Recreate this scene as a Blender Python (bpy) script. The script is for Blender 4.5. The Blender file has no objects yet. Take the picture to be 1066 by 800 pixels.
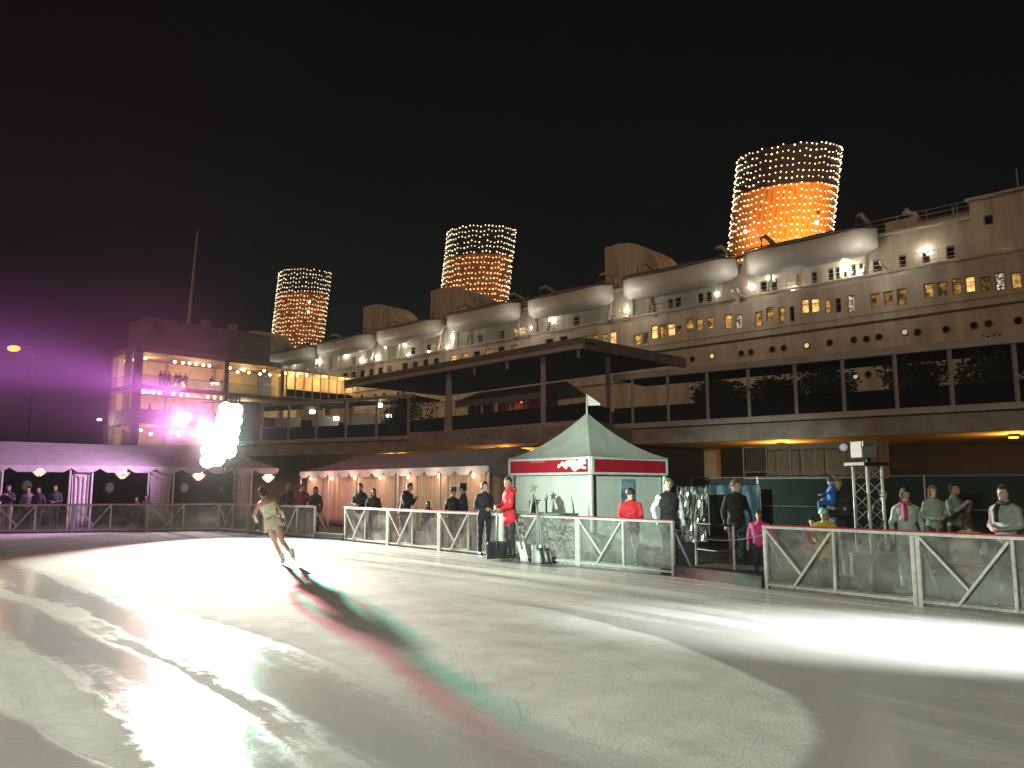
import bpy, bmesh, math, random
import numpy as np
from mathutils import Vector, Matrix, Euler

random.seed(7)
R = math.radians
scene = bpy.context.scene
COL = scene.collection

# ------------------------------------------------------------------ camera
FPX, PITCH, EYE = 820.0, math.atan(107 / 820), 1.65      # focal length in photo pixels, tilt up, eye height over the ice
cam_d = bpy.data.cameras.new('camera')
cam = bpy.data.objects.new('camera', cam_d)
COL.objects.link(cam)
cam_d.sensor_width = 36.0
cam_d.lens = FPX / 1066 * 36.0
cam_d.clip_start, cam_d.clip_end = 0.1, 4000
cam.location = (0, 0, EYE)
cam.rotation_euler = (R(90) + PITCH, 0, 0)
scene.camera = cam

# ------------------------------------------------------------------ world: night sky over a lit city
world = bpy.data.worlds.new('World')
scene.world = world
world.use_nodes = True
wn = world.node_tree
bg = wn.nodes['Background']
sky = wn.nodes.new('ShaderNodeTexSky')
sky.sky_type = 'NISHITA'
sky.sun_disc = False
sky.sun_elevation = R(35)
sky.sun_rotation = R(205)
sky.air_density, sky.dust_density, sky.ozone_density = 1.0, 0.3, 2.0
hs = wn.nodes.new('ShaderNodeHueSaturation')
hs.inputs['Saturation'].default_value = 0.6
wn.links.new(sky.outputs[0], hs.inputs['Color'])
wn.links.new(hs.outputs[0], bg.inputs['Color'])
bg.inputs['Strength'].default_value = 0.0006

# the far city glow on the ship: one dim warm "sun" from behind the camera
sd = bpy.data.lights.new('night_glow', 'SUN')
sd.energy, sd.angle, sd.color = 0.35, R(25), (1.0, 0.64, 0.34)
so = bpy.data.objects.new('night_glow', sd)
COL.objects.link(so)
so.rotation_euler = (R(55), 0, R(-25))

vs = scene.view_settings
vs.view_transform, vs.look, vs.exposure, vs.gamma = 'Standard', 'None', 0.0, 1.0
vs.use_curve_mapping = False
cy = scene.cycles
cy.use_denoising = True
cy.max_bounces, cy.diffuse_bounces, cy.glossy_bounces = 5, 1, 2
cy.light_sampling_threshold = 0.02
cy.transmission_bounces, cy.transparent_max_bounces, cy.volume_bounces = 4, 12, 0
cy.sample_clamp_indirect = 3.0
cy.caustics_reflective = cy.caustics_refractive = False
cy.use_adaptive_sampling = True
cy.adaptive_threshold = 0.04

# ------------------------------------------------------------------ pixels to places
def ray(x, y):
    a, b = (x - 533) / FPX, (400 - y) / FPX
    return Vector((a, math.cos(PITCH) - b * math.sin(PITCH), math.sin(PITCH) + b * math.cos(PITCH)))
def on_ground(x, y, z=0.0):
    d = ray(x, y)
    return Vector((0, 0, EYE)) + d * ((z - EYE) / d.z)
def on_depth(x, y, Y):
    d = ray(x, y)
    return Vector((0, 0, EYE)) + d * (Y / d.y)
KS = 1.06
LS = math.hypot(KS, 1)
DS = Vector((KS, -1, 0)) / LS          # along the ship, towards the stern
DU = Vector((1, KS, 0)) / LS           # away from the camera, across the ship
SHIP_ROT = math.atan2(DS.y, DS.x)
def on_ship(x, y, U):
    d = ray(x, y)
    p = Vector((0, 0, EYE)) + d * (U / d.dot(DU))
    return p.dot(DS), p.z

# ------------------------------------------------------------------ materials
MATS = {}
def nnode(nt, t, **kw):
    n = nt.nodes.new(t)
    for k, v in kw.items():
        if k in n.inputs:
            n.inputs[k].default_value = v
        else:
            setattr(n, k, v)
    return n
def mat(name, col, rough=0.6, metal=0.0, var=0.12, scale=6.0, bump=0.0, bscale=40.0, emit=None, estr=0.0, streak=False, spec=0.5, dirt=None):
    if name in MATS:
        return MATS[name]
    m = bpy.data.materials.new(name)
    m.use_nodes = True
    nt = m.node_tree
    b = nt.nodes['Principled BSDF']
    b.inputs['Roughness'].default_value = rough
    b.inputs['Metallic'].default_value = metal
    b.inputs['Specular IOR Level'].default_value = spec
    tc = nnode(nt, 'ShaderNodeTexCoord')
    mp = nnode(nt, 'ShaderNodeMapping')
    if streak:
        mp.inputs['Scale'].default_value = (1, 1, 0.12)
    nt.links.new(tc.outputs['Object'], mp.inputs[0])
    nz = nnode(nt, 'ShaderNodeTexNoise', Scale=scale, Detail=6.0, Roughness=0.62)
    nt.links.new(mp.outputs[0], nz.inputs['Vector'])
    rp = nnode(nt, 'ShaderNodeValToRGB')
    c = Vector(col[:3])
    lo = Vector(dirt) if dirt else c * (1 - var * 1.6)
    hi = c * (1 + var)
    rp.color_ramp.elements[0].position, rp.color_ramp.elements[1].position = 0.3, 0.62
    rp.color_ramp.elements[0].color = (*lo, 1)
    rp.color_ramp.elements[1].color = (*hi, 1)
    nt.links.new(nz.outputs[0], rp.inputs[0])
    nt.links.new(rp.outputs[0], b.inputs['Base Color'])
    if bump:
        nb = nnode(nt, 'ShaderNodeTexNoise', Scale=bscale, Detail=4.0)
        nt.links.new(tc.outputs['Object'], nb.inputs['Vector'])
        bp = nnode(nt, 'ShaderNodeBump', Strength=bump, Distance=0.02)
        nt.links.new(nb.outputs[0], bp.inputs['Height'])
        nt.links.new(bp.outputs[0], b.inputs['Normal'])
    if emit:
        b.inputs['Emission Color'].default_value = (*emit, 1)
        b.inputs['Emission Strength'].default_value = estr
    MATS[name] = m
    return m
def glow(name, col, s):
    if name in MATS:
        return MATS[name]
    m = bpy.data.materials.new(name)
    m.use_nodes = True
    nt = m.node_tree
    nt.nodes.remove(nt.nodes['Principled BSDF'])
    e = nnode(nt, 'ShaderNodeEmission', Color=(*col, 1), Strength=s)
    nt.links.new(e.outputs[0], nt.nodes['Material Output'].inputs[0])
    MATS[name] = m
    return m
def lit_window(name, c1, c2, s, scale=1.6):
    """lit room seen through a window: patchy warm light"""
    m = bpy.data.materials.new(name)
    m.use_nodes = True
    nt = m.node_tree
    b = nt.nodes['Principled BSDF']
    b.inputs['Base Color'].default_value = (0.02, 0.02, 0.02, 1)
    b.inputs['Roughness'].default_value = 0.08
    tc = nnode(nt, 'ShaderNodeTexCoord')
    oi = nnode(nt, 'ShaderNodeObjectInfo')
    ad = nnode(nt, 'ShaderNodeVectorMath', operation='ADD')
    nt.links.new(tc.outputs['Object'], ad.inputs[0])
    nt.links.new(oi.outputs['Location'], ad.inputs[1])
    v = nnode(nt, 'ShaderNodeTexNoise', Scale=scale, Detail=3.0, Roughness=0.7)
    nt.links.new(ad.outputs[0], v.inputs['Vector'])
    rp = nnode(nt, 'ShaderNodeValToRGB')
    rp.color_ramp.elements[0].position, rp.color_ramp.elements[1].position = 0.43, 0.66
    rp.color_ramp.elements[0].color = (*c1, 1)
    rp.color_ramp.elements[1].color = (*c2, 1)
    nt.links.new(v.outputs[0], rp.inputs[0])
    nt.links.new(rp.outputs[0], b.inputs['Emission Color'])
    b.inputs['Emission Strength'].default_value = s
    MATS[name] = m
    return m
def clear_panel(name, tint=(0.9, 0.95, 0.93), haze=0.10, gloss=0.10, dull=0.22, bstr=0.25, bscale=2.2):
    """scratched acrylic: mostly see-through, milky with scratches, glossy"""
    m = bpy.data.materials.new(name)
    m.use_nodes = True
    nt = m.node_tree
    nt.nodes.remove(nt.nodes['Principled BSDF'])
    tr = nnode(nt, 'ShaderNodeBsdfTransparent', Color=(*tint, 1))
    df = nnode(nt, 'ShaderNodeBsdfDiffuse', Color=(0.62, 0.66, 0.62, 1))
    gl = nnode(nt, 'ShaderNodeBsdfGlossy', Color=(1, 1, 1, 1), Roughness=0.07)
    tc = nnode(nt, 'ShaderNodeTexCoord')
    oi = nnode(nt, 'ShaderNodeObjectInfo')
    ad = nnode(nt, 'ShaderNodeVectorMath', operation='ADD')
    nt.links.new(tc.outputs['Object'], ad.inputs[0])
    nt.links.new(oi.outputs['Location'], ad.inputs[1])
    n1 = nnode(nt, 'ShaderNodeTexNoise', Scale=3.5, Detail=7.0, Roughness=0.75)
    nt.links.new(ad.outputs[0], n1.inputs['Vector'])
    n2 = nnode(nt, 'ShaderNodeTexNoise', Scale=9.0, Detail=2.0, Distortion=2.0)
    nt.links.new(ad.outputs[0], n2.inputs['Vector'])
    # thin scratches: contour lines of the second noise
    s1 = nnode(nt, 'ShaderNodeMath', operation='SUBTRACT'); s1.inputs[1].default_value = 0.5
    nt.links.new(n2.outputs[0], s1.inputs[0])
    s2 = nnode(nt, 'ShaderNodeMath', operation='ABSOLUTE'); nt.links.new(s1.outputs[0], s2.inputs[0])
    s3 = nnode(nt, 'ShaderNodeMath', operation='LESS_THAN'); s3.inputs[1].default_value = 0.012
    nt.links.new(s2.outputs[0], s3.inputs[0])
    r = nnode(nt, 'ShaderNodeMapRange'); r.inputs[1].default_value = 0.42; r.inputs[2].default_value = 0.75
    r.inputs[3].default_value = haze * 0.5; r.inputs[4].default_value = haze + dull
    nt.links.new(n1.outputs[0], r.inputs[0])
    s4 = nnode(nt, 'ShaderNodeMath', operation='MULTIPLY_ADD'); s4.inputs[1].default_value = 0.22
    nt.links.new(s3.outputs[0], s4.inputs[0]); nt.links.new(r.outputs[0], s4.inputs[2])
    mx = nnode(nt, 'ShaderNodeMixShader')
    nt.links.new(s4.outputs[0], mx.inputs[0]); nt.links.new(tr.outputs[0], mx.inputs[1]); nt.links.new(df.outputs[0], mx.inputs[2])
    bp = nnode(nt, 'ShaderNodeBump', Strength=bstr, Distance=0.03)
    n3 = nnode(nt, 'ShaderNodeTexNoise', Scale=bscale, Detail=2.0); nt.links.new(ad.outputs[0], n3.inputs['Vector'])
    nt.links.new(n3.outputs[0], bp.inputs['Height']); nt.links.new(bp.outputs[0], gl.inputs['Normal'])
    m2 = nnode(nt, 'ShaderNodeMixShader', Fac=gloss)
    nt.links.new(mx.outputs[0], m2.inputs[1]); nt.links.new(gl.outputs[0], m2.inputs[2])
    nt.links.new(m2.outputs[0], nt.nodes['Material Output'].inputs[0])
    MATS[name] = m
    return m

# ------------------------------------------------------------------ mesh helpers
class MB:
    def __init__(s):
        s.v, s.f = [], []
    def add(s, v, f):
        o = len(s.v)
        s.v += [tuple(p) for p in v]
        s.f += [tuple(i + o for i in q) for q in f]
        return s
    def box(s, c, d, rz=0.0, rot=None):
        x, y, z = d[0] / 2, d[1] / 2, d[2] / 2
        pts = [Vector((a * x, b * y, e * z)) for e in (-1, 1) for b in (-1, 1) for a in (-1, 1)]
        M = rot if rot is not None else Matrix.Rotation(rz, 3, 'Z')
        pts = [M @ p + Vector(c) for p in pts]
        return s.add(pts, [(0, 2, 3, 1), (4, 5, 7, 6), (0, 1, 5, 4), (2, 6, 7, 3), (0, 4, 6, 2), (1, 3, 7, 5)])
    def rng(s, x0, x1, y0, y1, z0, z1):
        return s.box(((x0 + x1) / 2, (y0 + y1) / 2, (z0 + z1) / 2), (abs(x1 - x0), abs(y1 - y0), abs(z1 - z0)))
    def bar(s, a, b, w, h=None):
        """box of section w x h from a to b"""
        a, b = Vector(a), Vector(b)
        d = b - a
        L = d.length
        z = d.normalized()
        up = Vector((0, 0, 1)) if abs(z.z) < 0.95 else Vector((0, 1, 0))
        x = z.cross(up).normalized()
        y = z.cross(x)
        return s.box((a + b) / 2, (w, h or w, L), rot=Matrix((x, y, z)).transposed())
    def tube(s, pts, r, n=8, caps=True):
        pts = [Vector(p) for p in pts]
        rs = r if isinstance(r, (list, tuple)) else [r] * len(pts)
        o = len(s.v)
        prev = None
        for i, p in enumerate(pts):
            t = (pts[min(i + 1, len(pts) - 1)] - pts[max(i - 1, 0)]).normalized()
            if prev is None:
                up = Vector((0, 0, 1)) if abs(t.z) < 0.9 else Vector((1, 0, 0))
                x = t.cross(up).normalized()
            else:
                x = (prev - t * prev.dot(t)).normalized()
            prev = x
            y = t.cross(x)
            for k in range(n):
                a = 2 * math.pi * k / n
                s.v.append(tuple(p + (x * math.cos(a) + y * math.sin(a)) * rs[i]))
        for i in range(len(pts) - 1):
            for k in range(n):
                a, b = o + i * n + k, o + i * n + (k + 1) % n
                s.f.append((a, b, b + n, a + n))
        if caps:
            s.f.append(tuple(o + k for k in range(n))[::-1])
            e = o + (len(pts) - 1) * n
            s.f.append(tuple(e + k for k in range(n)))
        return s
    def lathe(s, prof, n=16, c=(0, 0, 0), sx=1.0, sy=1.0):
        o = len(s.v)
        for r, z in prof:
            for k in range(n):
                a = 2 * math.pi * k / n
                s.v.append((c[0] + r * sx * math.cos(a), c[1] + r * sy * math.sin(a), c[2] + z))
        for i in range(len(prof) - 1):
            for k in range(n):
                a, b = o + i * n + k, o + i * n + (k + 1) % n
                s.f.append((a, b, b + n, a + n))
        s.f.append(tuple(o + k for k in range(n))[::-1])
        e = o + (len(prof) - 1) * n
        s.f.append(tuple(e + k for k in range(n)))
        return s
    def ball(s, c, r, n=10, m=7, rot=None):
        r = Vector((r, r, r)) if isinstance(r, (int, float)) else Vector(r)
        o = len(s.v)
        for i in range(m + 1):
            t = math.pi * min(max(i / m, 0.02), 0.98)
            for k in range(n):
                a = 2 * math.pi * k / n
                p = Vector((r.x * math.sin(t) * math.cos(a), r.y * math.sin(t) * math.sin(a), -r.z * math.cos(t)))
                if rot is not None:
                    p = rot @ p
                s.v.append(tuple(p + Vector(c)))
        for i in range(m):
            for k in range(n):
                a, b = o + i * n + k, o + i * n + (k + 1) % n
                s.f.append((a, b, b + n, a + n))
        s.f.append(tuple(o + k for k in range(n))[::-1])
        e = o + m * n
        s.f.append(tuple(e + k for k in range(n)))
        return s
    def prism(s, poly, z0, z1):
        """poly: xy outline, counter-clockwise"""
        n = len(poly)
        v = [(p[0], p[1], z0) for p in poly] + [(p[0], p[1], z1) for p in poly]
        f = [tuple(range(n))[::-1], tuple(range(n, 2 * n))] + [(i, (i + 1) % n, n + (i + 1) % n, n + i) for i in range(n)]
        return s.add(v, f)
    def loft(s, rings, caps=True):
        o = len(s.v)
        n = len(rings[0])
        for r in rings:
            s.v += [tuple(p) for p in r]
        for i in range(len(rings) - 1):
            for k in range(n):
                a, b = o + i * n + k, o + i * n + (k + 1) % n
                s.f.append((a, b, b + n, a + n))
        if caps:
            s.f.append(tuple(o + k for k in range(n))[::-1])
            e = o + (len(rings) - 1) * n
            s.f.append(tuple(e + k for k in range(n)))
        return s
    def sheet(s, grid):
        """grid of points -> quads"""
        o = len(s.v)
        n = len(grid[0])
        for r in grid:
            s.v += [tuple(p) for p in r]
        for i in range(len(grid) - 1):
            for k in range(n - 1):
                a = o + i * n + k
                s.f.append((a, a + 1, a + n + 1, a + n))
        return s
    def build(s, name, material, parent=None, smooth=False, bevel=0.0, solid=0.0, fixn=True):
        me = bpy.data.meshes.new(name)
        me.from_pydata(s.v, [], s.f)
        bm = bmesh.new()
        bm.from_mesh(me)
        if fixn:
            bmesh.ops.recalc_face_normals(bm, faces=bm.faces)
        bm.to_mesh(me)
        bm.free()
        if smooth:
            me.polygons.foreach_set('use_smooth', [True] * len(me.polygons))
        me.materials.append(material)
        o = bpy.data.objects.new(name, me)
        COL.objects.link(o)
        if parent is not None:
            o.parent = parent
        if bevel:
            b = o.modifiers.new('bevel', 'BEVEL')
            b.width, b.segments, b.limit_method = bevel, 2, 'ANGLE'
        if solid:
            k = o.modifiers.new('solid', 'SOLIDIFY')
            k.thickness = solid
        return o
def place(name, me, parent, loc=(0, 0, 0), rz=0.0, scale=None):
    """a copy that shares mesh data"""
    o = bpy.data.objects.new(name, me)
    COL.objects.link(o)
    o.parent = parent
    o.location = loc
    o.rotation_euler = (0, 0, rz)
    if scale:
        o.scale = scale
    return o
def tag(o, label, cat, group=None):
    o['label'], o['category'] = label, cat
    if group:
        o['group'] = group
    return o
def thing(name, loc, rz, label, cat, group=None):
    o = bpy.data.objects.new(name, None)
    o.empty_display_size = 0.2
    COL.objects.link(o)
    o.location = loc
    o.rotation_euler = (0, 0, rz)
    return tag(o, label, cat, group)
def structure(o):
    o['kind'] = 'structure'
    return o
def lamp(name, kind, loc, power, col, parent=None, target=None, size=0.05, angle=60, blend=0.5):
    d = bpy.data.lights.new(name, kind)
    d.energy, d.color = power, col
    d.shadow_soft_size = size
    if kind == 'SPOT':
        d.spot_size, d.spot_blend = R(angle), blend
    o = bpy.data.objects.new(name, d)
    COL.objects.link(o)
    o.location = loc
    if target is not None:
        o.rotation_euler = (Vector(target) - Vector(loc)).to_track_quat('-Z', 'Y').to_euler()
    if parent is not None:
        o.parent = parent
    return o

# ------------------------------------------------------------------ palette
M_ship = mat('ship_paint', (0.64, 0.55, 0.44), 0.5, streak=True, scale=0.9, var=0.10, dirt=(0.42, 0.33, 0.25))
M_house = mat('deckhouse_paint', (0.76, 0.68, 0.54), 0.5, streak=True, scale=1.2, var=0.08, dirt=(0.48, 0.42, 0.35))
M_black = mat('black_hull', (0.012, 0.012, 0.014), 0.45)
M_trim = mat('dark_seam', (0.12, 0.10, 0.08), 0.6)
M_frame = mat('window_frame', (0.30, 0.25, 0.19), 0.5)
M_dark_glass = mat('dark_glass', (0.012, 0.014, 0.018), 0.08)
M_orange = mat('funnel_orange', (0.80, 0.27, 0.045), 0.55, scale=1.5, var=0.08)
M_fblack = mat('funnel_black', (0.03, 0.02, 0.022), 0.5)
M_conc = mat('concrete', (0.34, 0.31, 0.27), 0.8, scale=1.3, var=0.14, bump=0.15, bscale=9, dirt=(0.22, 0.20, 0.17))
M_conc_lt = mat('pale_concrete', (0.46, 0.43, 0.37), 0.75, scale=1.3, var=0.12, bump=0.1, bscale=9)
M_dark = mat('dark_guard', (0.008, 0.008, 0.010), 0.9, spec=0.1)
M_steel_w = mat('white_steel', (0.66, 0.68, 0.66), 0.38, scale=14, var=0.05, dirt=(0.46, 0.46, 0.43))
M_red_cap = mat('red_plastic', (0.48, 0.02, 0.03), 0.35, scale=9)
M_canvas = mat('canvas', (0.62, 0.61, 0.60), 0.75, scale=2.0, var=0.09, bump=0.9, bscale=4)
M_canvas_g = mat('grey_canvas', (0.36, 0.36, 0.36), 0.75, scale=2.0, var=0.12, bump=0.9, bscale=4)
M_drape = mat('beige_drape', (0.70, 0.54, 0.42), 0.85, scale=5, var=0.1)
M_drape_w = mat('white_drape', (0.66, 0.62, 0.60), 0.85, scale=5, var=0.07)
M_alu = mat('aluminium', (0.72, 0.73, 0.74), 0.28, metal=1.0, scale=20, var=0.06)
M_blackbox = mat('black_case', (0.02, 0.02, 0.022), 0.45, scale=20)
M_asphalt = mat('asphalt', (0.045, 0.045, 0.047), 0.85, scale=3, var=0.2, bump=0.3, bscale=60)
M_wood = mat('wet_plank', (0.06, 0.055, 0.045), 0.45, scale=5, var=0.2)
M_bulb = glow('bulb_warm', (1.0, 0.60, 0.25), 16.0)
M_bulb_w = glow('bulb_white', (1.0, 0.95, 0.82), 22.0)
M_fairy = glow('fairy_bulb', (1.0, 0.80, 0.48), 4.2)
M_fairy_r = glow('fairy_bulb_amber', (1.0, 0.82, 0.50), 2.9)

# ================================================================== SETTING
g = MB().sheet([[(x, y, -0.03) for x in (-300, -60, 0, 60, 300)] for y in (-50, 0, 60, 200, 400)]).build('ground', M_asphalt)
structure(g)

# ---- ice: frosted snow-ice where skated dry, dark and mirror-like where flooded wet
def ice_material():
    m = bpy.data.materials.new('ice')
    m.use_nodes = True
    nt = m.node_tree
    L = nt.links.new
    b = nt.nodes['Principled BSDF']
    tc = nnode(nt, 'ShaderNodeTexCoord')
    mp = nnode(nt, 'ShaderNodeMapping')
    # x' = along the long barrier, y' = across the rink
    mp.inputs['Rotation'].default_value = (0, 0, -math.atan2(0.779, -0.627))
    L(tc.outputs['Object'], mp.inputs[0])
    def mth(op, a, c=None, d=None, clamp=False):
        n = nnode(nt, 'ShaderNodeMath', operation=op)
        n.use_clamp = clamp
        for i, v in enumerate((a, c, d)):
            if v is None: continue
            if isinstance(v, (int, float)): n.inputs[i].default_value = v
            else: L(v, n.inputs[i])
        return n.outputs[0]
    def smooth(v, lo, hi, a=0.0, c=1.0):
        n = nnode(nt, 'ShaderNodeMapRange', interpolation_type='SMOOTHSTEP')
        L(v, n.inputs[0])
        for i, k in enumerate((lo, hi, a, c)): n.inputs[i + 1].default_value = k
        return n.outputs[0]
    sx = nnode(nt, 'ShaderNodeSeparateXYZ')
    L(mp.outputs[0], sx.inputs[0])
    a, bb = sx.outputs[0], mth('MULTIPLY', sx.outputs[1], -1.0)
    # long streaks left by the resurfacer
    cs = nnode(nt, 'ShaderNodeCombineXYZ')
    L(mth('MULTIPLY', a, 0.13), cs.inputs[0]); L(mth('MULTIPLY', bb, 2.1), cs.inputs[1])
    st = nnode(nt, 'ShaderNodeTexNoise', Scale=1.0, Detail=5.0, Roughness=0.6)
    L(cs.outputs[0], st.inputs['Vector'])
    fine = nnode(nt, 'ShaderNodeTexNoise', Scale=1.7, Detail=7.0, Roughness=0.68)
    L(mp.outputs[0], fine.inputs['Vector'])
    # the across coordinate wobbles a little
    wob = nnode(nt, 'ShaderNodeTexNoise', Scale=0.28, Detail=2.0)
    L(mp.outputs[0], wob.inputs['Vector'])
    bw = mth('ADD', bb, mth('ADD', mth('MULTIPLY', mth('SUBTRACT', wob.outputs[0], 0.5), 0.6), mth('MULTIPLY', mth('SUBTRACT', fine.outputs[0], 0.5), 0.12)))
    # bend: dry ice reaches nearer the camera far to the left
    bw = mth('ADD', bw, mth('MULTIPLY', smooth(a, 8.0, 19.0), 0.9))
    rp = nnode(nt, 'ShaderNodeValToRGB')
    L(mth('DIVIDE', bw, 12.0), rp.inputs[0])
    stops = [(0.0, .55), (0.8, .30), (1.3, .28), (1.65, .75), (2.1, .85), (2.3, .45), (2.45, .45), (2.65, .85), (3.0, .9), (3.4, .65), (3.9, .08), (6.5, .0), (8.2, .18), (8.6, .6), (8.9, .25), (9.4, .75), (10.0, .35), (10.6, .8), (11.6, .7)]
    cr = rp.color_ramp
    cr.elements[0].position, cr.elements[1].position = 0.0, stops[-1][0] / 12
    cr.elements[0].color = (stops[0][1],) * 3 + (1,)
    cr.elements[1].color = (stops[-1][1],) * 3 + (1,)
    for p, v in stops[1:-1]:
        e = cr.elements.new(p / 12)
        e.color = (v, v, v, 1)
    band = rp.outputs[0]
    # the rounded end of the last dry pass
    ea = mth('DIVIDE', mth('MINIMUM', mth('SUBTRACT', a, 9.0), 0.0), 6.0)
    eb = mth('DIVIDE', mth('SUBTRACT', bw, 4.0), 3.1)
    el = mth('SQRT', mth('ADD', mth('MULTIPLY', ea, ea), mth('MULTIPLY', eb, eb)))
    beyond = mth('MULTIPLY', smooth(el, 1.02, 1.08), smooth(a, 6.0, 10.5, 0.75, 0.0))
    dark_rim = mth('MULTIPLY', mth('MULTIPLY', smooth(el, 1.02, 1.07), smooth(el, 1.2, 1.09)), 0.35)
    wet = mth('MAXIMUM', band, mth('ADD', beyond, dark_rim))
    wet = mth('ADD', wet, mth('MULTIPLY', mth('SUBTRACT', st.outputs[0], 0.5), 1.3))
    wet = mth('ADD', wet, mth('MULTIPLY', mth('SUBTRACT', fine.outputs[0], 0.5), 0.5), clamp=True)
    grain = nnode(nt, 'ShaderNodeTexNoise', Scale=9.0, Detail=6.0, Roughness=0.75)
    L(mp.outputs[0], grain.inputs['Vector'])
    wet = mth('ADD', wet, mth('MULTIPLY', mth('SUBTRACT', grain.outputs[0], 0.5), 0.45), clamp=True)
    wet = smooth(wet, 0.10, 0.95)
    # skate cuts: one short curved stroke in each cell of several random cell patterns
    lines = None
    for sc, w, ln_, off in [(0.45, 0.006, 1.4, 3.1), (0.75, 0.0055, .9, 31.7), (1.0, 0.005, .7, 71.3), (1.4, 0.0048, .5, 11.9), (1.8, 0.0045, .42, 47.7), (2.3, 0.0045, .33, 93.1), (2.9, 0.004, .27, 17.3), (3.6, .004, .22, 61.9), (4.6, .0036, .18, 27.1), (5.8, .0032, .14, 83.3)]:
        ofs = nnode(nt, 'ShaderNodeVectorMath', operation='ADD')
        L(mp.outputs[0], ofs.inputs[0]); ofs.inputs[1].default_value = (off, off * 1.7, 0)
        vo = nnode(nt, 'ShaderNodeTexVoronoi', Scale=sc, Randomness=1.0)
        vo.voronoi_dimensions = '2D'
        L(ofs.outputs[0], vo.inputs['Vector'])
        df = nnode(nt, 'ShaderNodeVectorMath', operation='SUBTRACT')
        L(ofs.outputs[0], df.inputs[0]); L(vo.outputs['Position'], df.inputs[1])
        rgb = nnode(nt, 'ShaderNodeSeparateXYZ'); L(vo.outputs['Color'], rgb.inputs[0])
        vr = nnode(nt, 'ShaderNodeVectorRotate', rotation_type='Z_AXIS'); L(df.outputs[0], vr.inputs['Vector'])
        L(mth('MULTIPLY', rgb.outputs[0], 6.283), vr.inputs['Angle'])
        q = nnode(nt, 'ShaderNodeSeparateXYZ'); L(vr.outputs[0], q.inputs[0])
        cur = mth('MULTIPLY', mth('SUBTRACT', rgb.outputs[1], 0.5), 0.55 * sc)
        yy = mth('ADD', q.outputs[1], mth('MULTIPLY', mth('MULTIPLY', q.outputs[0], q.outputs[0]), cur))
        thin = mth('MULTIPLY', smooth(mth('ABSOLUTE', q.outputs[0]), 0.0, ln_, 1.0, 0.0), mth('MULTIPLY_ADD', rgb.outputs[2], w * .6, w * .2))
        ln = mth('LESS_THAN', mth('ABSOLUTE', yy), thin)
        lines = ln if lines is None else mth('MAXIMUM', lines, ln)
    mix = nnode(nt, 'ShaderNodeMix', data_type='RGBA')
    L(wet, mix.inputs[0])
    dry = nnode(nt, 'ShaderNodeValToRGB')
    dry.color_ramp.elements[0].position, dry.color_ramp.elements[1].position = 0.32, 0.66
    dry.color_ramp.elements[0].color = (0.56, 0.55, 0.52, 1); dry.color_ramp.elements[1].color = (0.76, 0.75, 0.72, 1)
    L(fine.outputs[0], dry.inputs[0])
    L(dry.outputs[0], mix.inputs[6])
    mix.inputs[7].default_value = (0.38, 0.375, 0.355, 1)
    m2 = nnode(nt, 'ShaderNodeMix', data_type='RGBA')
    lw = mth('MULTIPLY', lines, 0.5)
    L(lw, m2.inputs[0]); L(mix.outputs[2], m2.inputs[6])
    # cuts read dark grey on frost, white on wet ice
    cc = nnode(nt, 'ShaderNodeMix', data_type='RGBA')
    L(wet, cc.inputs[0]); cc.inputs[6].default_value = (0.24, 0.23, 0.21, 1); cc.inputs[7].default_value = (0.52, 0.52, 0.50, 1)
    L(cc.outputs[2], m2.inputs[7])
    L(m2.outputs[2], b.inputs['Base Color'])
    ro = mth('ADD', smooth(wet, 0.0, 1.0, 0.72, 0.17), mth('MULTIPLY', lines, 0.05))
    L(ro, b.inputs['Roughness'])
    b.inputs['IOR'].default_value = 1.33
    L(smooth(wet, 0.35, 1, 0.0, 0.065), b.inputs['Specular IOR Level'])
    gr = nnode(nt, 'ShaderNodeTexNoise', Scale=42.0, Detail=4.0)
    L(mp.outputs[0], gr.inputs['Vector'])
    h = mth('SUBTRACT', mth('MULTIPLY', mth('MULTIPLY', gr.outputs[0], smooth(wet, 0, 1, 1.0, 0.25)), 1.0), mth('MULTIPLY', mth('MULTIPLY', lines, smooth(wet, 0.2, 0.6, 1.0, 0.0)), 0.8))
    bp = nnode(nt, 'ShaderNodeBump', Strength=0.35, Distance=0.010)
    L(h, bp.inputs['Height']); L(bp.outputs[0], b.inputs['Normal'])
    return m

# rink outline on the ground (posts of the barrier, taken from the photo)
C_right = on_ground(797, 613)
RDIR = (on_ground(955, 631) - C_right).normalized()
rp_pts = [C_right + RDIR * 2.45 * i for i in range(0, 6)]                    # right of the gate, towards the camera
G1 = on_ground(703, 600)                                                    # left side of the near gate
mid_end = on_ground(358.5, 563)
md = (mid_end - G1) / 5
mp_pts = [G1 + md * i for i in range(6)]
G2 = on_ground(328, 560.5)
lp_pts = [G2, on_ground(290, 557.6), on_ground(257, 555), on_ground(227, 553)]
BDIR = (Vector((-18.2, 28.45, 0)) - lp_pts[-1]).normalized()
bk_pts = [lp_pts[-1] + BDIR * 2.5 * i for i in range(0, 6)]
outline = [rp_pts[-1]] + rp_pts[::-1][1:] + mp_pts + lp_pts + bk_pts[1:]
far_left = bk_pts[-1]
outline += [far_left + Vector((-6, -9, 0)), Vector((-16, 2, 0)), Vector((-8, -6, 0)), Vector((8, -7, 0))]
ice = MB().prism([(p.x, p.y) for p in outline], -0.028, 0.0).build('ice_rink', ice_material())
structure(ice)

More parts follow.
